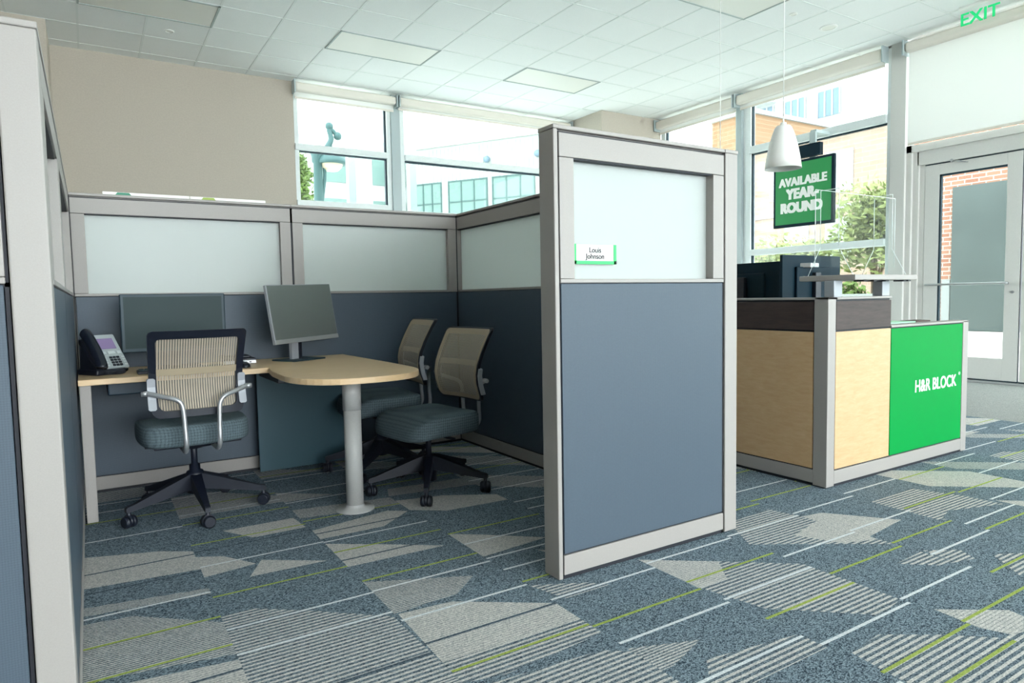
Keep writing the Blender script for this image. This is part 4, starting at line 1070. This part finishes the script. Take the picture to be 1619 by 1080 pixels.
# local +x runs away along the facade, local +y faces away from the viewer's side of the street on the left hand
SGN = 1.0
bm = BM(); box(bm, -3, 6.9, -6.0, 0.0, 0, 8.4)
for i in range(90):
    x = -2.95 + i * 0.21
    if x < 6.85: box(bm, x, x + 0.02, 0.0, 0.025, 6.75, 8.3)
obj('wall', bm, 'siding', bd)
bm = BM(); box(bm, -3.1, 7.0, -6.1, 0.12, 8.4, 8.5); obj('roof_edge', bm, 'siding', bd)
for (s0, s1) in ((5.24, 6.76), (2.76, 4.82), (0.36, 2.46), (-2.2, -0.1)):
    wv = obj('window', (lambda b_: (box(b_, s0, s1, 0.0, 0.03, 2.0, 6.75), b_)[1])(BM()), 'ext_glass', bd)
    bm = BM(); n_ = 3
    for i in range(n_ + 1):
        x = s0 + (s1 - s0) * i / n_; box(bm, x - 0.03, x + 0.03, 0.03, 0.06, 2.0, 6.75)
    for z in (6.72, 5.75, 4.7, 3.6, 2.5): box(bm, s0, s1, 0.03, 0.06, z - 0.03, z + 0.03)
    obj('glazing_bar', bm, 'ext_bar', wv)
for s_ in (2.7, 0.15):
    bm = BM(); bmesh.ops.create_uvsphere(bm, u_segments=16, v_segments=10, radius=0.16, matrix=Matrix.Translation((s_, 0.12, 7.55))); obj('wall_lamp', bm, 'tower_glass', bd)

# pale block far behind the left back window
t = thing('apartment_block', 'pale block with faint windows behind the street lamp', 'building', (8.6, 33.0, -0.07))
bm = BM(); box(bm, -6, 6.5, 0, 8, 0, 9.2); obj('wall', bm, 'tower_wall', t)
for i in range(4):
    for j in range(2):
        obj('window', (lambda b_: (box(b_, -4.8 + i * 2.9, -3.0 + i * 2.9, -0.04, 0.0, 4.6 + j * 2.4, 6.2 + j * 2.4), b_)[1])(BM()), 'ext_glass', t)

# steel columns of a canopy just outside the back windows
for px0, lb in ((4.14, 'slim grey canopy column outside, seen beside the street lamp'), (5.33, 'slim grey canopy column outside, seen left of the gridded building')):
    bm = BM(); box(bm, px0 - 0.07, px0 + 0.07, 11.93, 12.07, -0.07, 6.5, bev=0.005)
    tag(obj('canopy_column', bm, 'alu_teal'), lb, 'column')

# street lamp
t = thing('street_lamp', 'teal street lamp with a hooded lantern outside the back window', 'street lamp', (4.13, 14.0, -0.07))
bm = BM(); lathe(bm, [(0.0, 0.0), (0.2, 0.0), (0.2, 0.3), (0.12, 0.5), (0.10, 3.0), (0.085, 4.0), (0.11, 4.02), (0.12, 4.14), (0.14, 4.19), (0.12, 4.24), (0.05, 4.29), (0.06, 4.33), (0.0, 4.37)], 20); obj('post', bm, 'lamp_teal', t)
bm = BM(); tube(bm, smooth_path([(0.06, 0, 3.2), (0.14, 0, 3.75), (0.12, 0, 4.1), (0.2, 0, 4.35), (0.27, 0, 4.42), (0.29, 0, 4.3)], 6), 0.035, 10); tube(bm, smooth_path([(0.2, 0, 4.33), (0.3, 0, 4.52), (0.26, 0, 4.72), (0.36, 0, 4.68), (0.42, 0, 4.58)], 5), [0.06 - 0.001 * i for i in range(21)], 10)
for c_ in ((0.27, 0, 4.78), (0.44, 0, 4.6)): bmesh.ops.create_uvsphere(bm, u_segments=12, v_segments=8, radius=0.085, matrix=Matrix.Translation(c_))
obj('scroll_arm', bm, 'lamp_teal', t)
bm = BM(); lathe(bm, [(0.0, 4.32), (0.06, 4.31), (0.14, 4.22), (0.28, 4.12), (0.31, 4.05), (0.30, 4.0), (0.22, 4.0)], 28, (0.29, 0)); obj('hood', bm, 'lamp_teal', t)
bm = BM(); lathe(bm, [(0.23, 4.0), (0.2, 3.93), (0.13, 3.87), (0.0, 3.85)], 28, (0.29, 0)); obj('lantern_glass', bm, 'lamp_glass', t)

def tree(label, loc, rad, zc, squash, n, mat, trunk=True, cat='tree', group=None, name='leafy_tree', seed=1):
    rt = random.Random(seed)
    t = thing(name, label, cat, loc, group=group)
    bm = BM()
    blobs = [(Vector((rt.uniform(-1, 1) * rad[0] * 0.6, rt.uniform(-1, 1) * rad[1] * 0.6, zc + rt.uniform(-0.6, 0.6) * rad[2])), rt.uniform(0.35, 0.6)) for _ in range(16)]
    for i in range(n):
        c, s_ = rt.choice(blobs)
        dv = Vector((rt.gauss(0, 1), rt.gauss(0, 1), rt.gauss(0, 1))).normalized() * (rt.random() ** 0.4)
        p = c + Vector((dv.x * rad[0] * s_, dv.y * rad[1] * s_, dv.z * rad[2] * s_))
        u = Vector((rt.gauss(0, 1), rt.gauss(0, 1), rt.gauss(0, 1))).normalized(); v = u.orthogonal().normalized()
        L_ = rt.uniform(0.06, 0.11)
        vs = [bm.verts.new(p + u * L_), bm.verts.new(p + v * L_ * 0.5), bm.verts.new(p - u * L_), bm.verts.new(p - v * L_ * 0.5)]
        bm.faces.new(vs)
    obj('foliage', bm, mat, t, recalc=False)
    if trunk:
        bm = BM(); tube(bm, smooth_path([(0, 0, 0), (0.03, 0.02, zc * 0.4), (-0.02, 0, zc)], 4), [0.11 - 0.008 * i for i in range(9)], 10)
        for k_ in range(6):
            b_ = blobs[k_][0]; tube(bm, [(0, 0, zc * 0.5), b_ * 0.5 + Vector((0, 0, zc * 0.3)), b_], [0.04, 0.025, 0.012], 6)
        obj('trunk', bm, 'bark', t)
    return t
tree('small yellow green tree outside the left back window', (4.05, 16.5, -0.07), (0.75, 0.75, 0.9), 4.0, 1, 2600, 'leaf', seed=3)
tree('leafy tree outside the right window, right of the green screen', (15.4, 8.75, -0.07), (1.3, 1.25, 1.2), 2.5, 1, 5200, 'leaf2', seed=4)
tree('low leafy tree outside the right window, below the green screen', (16.6, 12.2, -0.07), (1.5, 1.5, 0.8), 1.9, 1, 4200, 'leaf2', seed=5)
tree('clipped hedge above the low white wall outside, seen under the raised shelf', (13.45, 9.2, -0.07), (0.35, 1.5, 0.85), 0.72, 1, 5200, 'leaf', False, 'hedge', name='hedge', seed=6)
bm = BM(); box(bm, 12.6, 12.8, 7.1, 14, -0.07, 1.05); tag(obj('planter_wall', bm, 'siding'), 'low white wall in front of the hedge outside the right window', 'wall')

# brick building opposite the right-hand windows
t = thing('brick_building', 'pale orange brick building opposite the right windows', 'building', (20.0, 0, -0.07))
bm = BM(); box(bm, 0, 6, 15.9, 17.6, 0, 7.5); obj('wall', bm, 'brick', t); bm = BM(); box(bm, 0.2, 6, 9.4, 15.9, 0, 6.1); obj('wall', bm, 'brick_pale', t, 'pale pink brick wing')
bm = BM(); box(bm, -0.12, 6.1, 15.8, 17.7, 7.5, 7.65); box(bm, 0.05, 6.1, 9.3, 15.78, 6.1, 6.25); box(bm, 0.1, 0.2, 9.4, 15.9, 3.75, 3.9); obj('coping', bm, 'tower_wall', t)
for y_, z_ in ((10.2, 4.2), (12.2, 2.2), (13.7, 2.2), (12.2, 4.3), (14.3, 4.3)):
    obj('window', (lambda b_: (box(b_, 0.16, 0.2, y_, y_ + 0.9, z_, z_ + 1.3), b_)[1])(BM()), 'tower_wall', t)
t = thing('pale_annex', 'white panelled annex left of the orange brick building', 'building', (27.0, 0, -0.07))
bm = BM(); box(bm, 0, 4, 21.5, 26, 0, 8.0)
for i in range(14): box(bm, -0.03, 0, 21.6 + i * 0.3, 21.63 + i * 0.3, 0, 7.9)
obj('wall', bm, 'siding', t)
bm = BM(); box(bm, -0.1, 4, 21.4, 26.1, 8.0, 8.2); obj('roof_edge', bm, 'ext_bar', t)

# apartment tower far behind
t = thing('apartment_tower', 'tall pale tower with blue window groups beyond the brick building', 'building', (45.0, 0, -0.07))
bm = BM(); box(bm, 0, 10, 27.5, 38.5, 0, 26); obj('wall', bm, 'tower_wall', t)
for j in range(6):
    for i in range(4):
        y_ = 28.2 + i * 2.7; z_ = 7.8 + j * 2.9
        wv = obj('window', (lambda b_: (box(b_, -0.05, 0.0, y_, y_ + 1.7, z_, z_ + 1.8), b_)[1])(BM()), 'tower_glass', t)
        bm = BM(); [box(bm, -0.1, -0.05, y_ + q * 0.567 - 0.05, y_ + q * 0.567 + 0.05, z_, z_ + 1.8) for q in range(4)]; obj('glazing_bar', bm, 'tower_wall', wv)
    bm = BM(); box(bm, -0.9, 0, 28 + (j % 2) * 5.4, 30.5 + (j % 2) * 5.4, 6.9 + j * 2.9, 7.05 + j * 2.9); obj('balcony', bm, 'tower_wall', t)

# brick wall opposite the doors with a dark panel in it
t = thing('brick_storefront', 'red brick wall with a tall grey panel seen through the door glass', 'building', (13.0, 0, -0.07))
bm = BM(); box(bm, 0, 0.4, 1.5, 6.85, 0, 4.6); obj('wall', bm, 'brick_red', t)
bobj('grey_panel', (-0.05, 0.0, 3.2, 6.0, 0.45, 2.96), 'dark_panel', t, 0.004)
bobj('stone_base', (-0.12, 0.0, 2.2, 6.0, 0.0, 0.44), 'concrete', t, 0.01)
bm = BM(); box(bm, -0.03, 0.0, 6.02, 6.16, 0.3, 1.35); obj('stone_pier', bm, 'tower_wall', t)
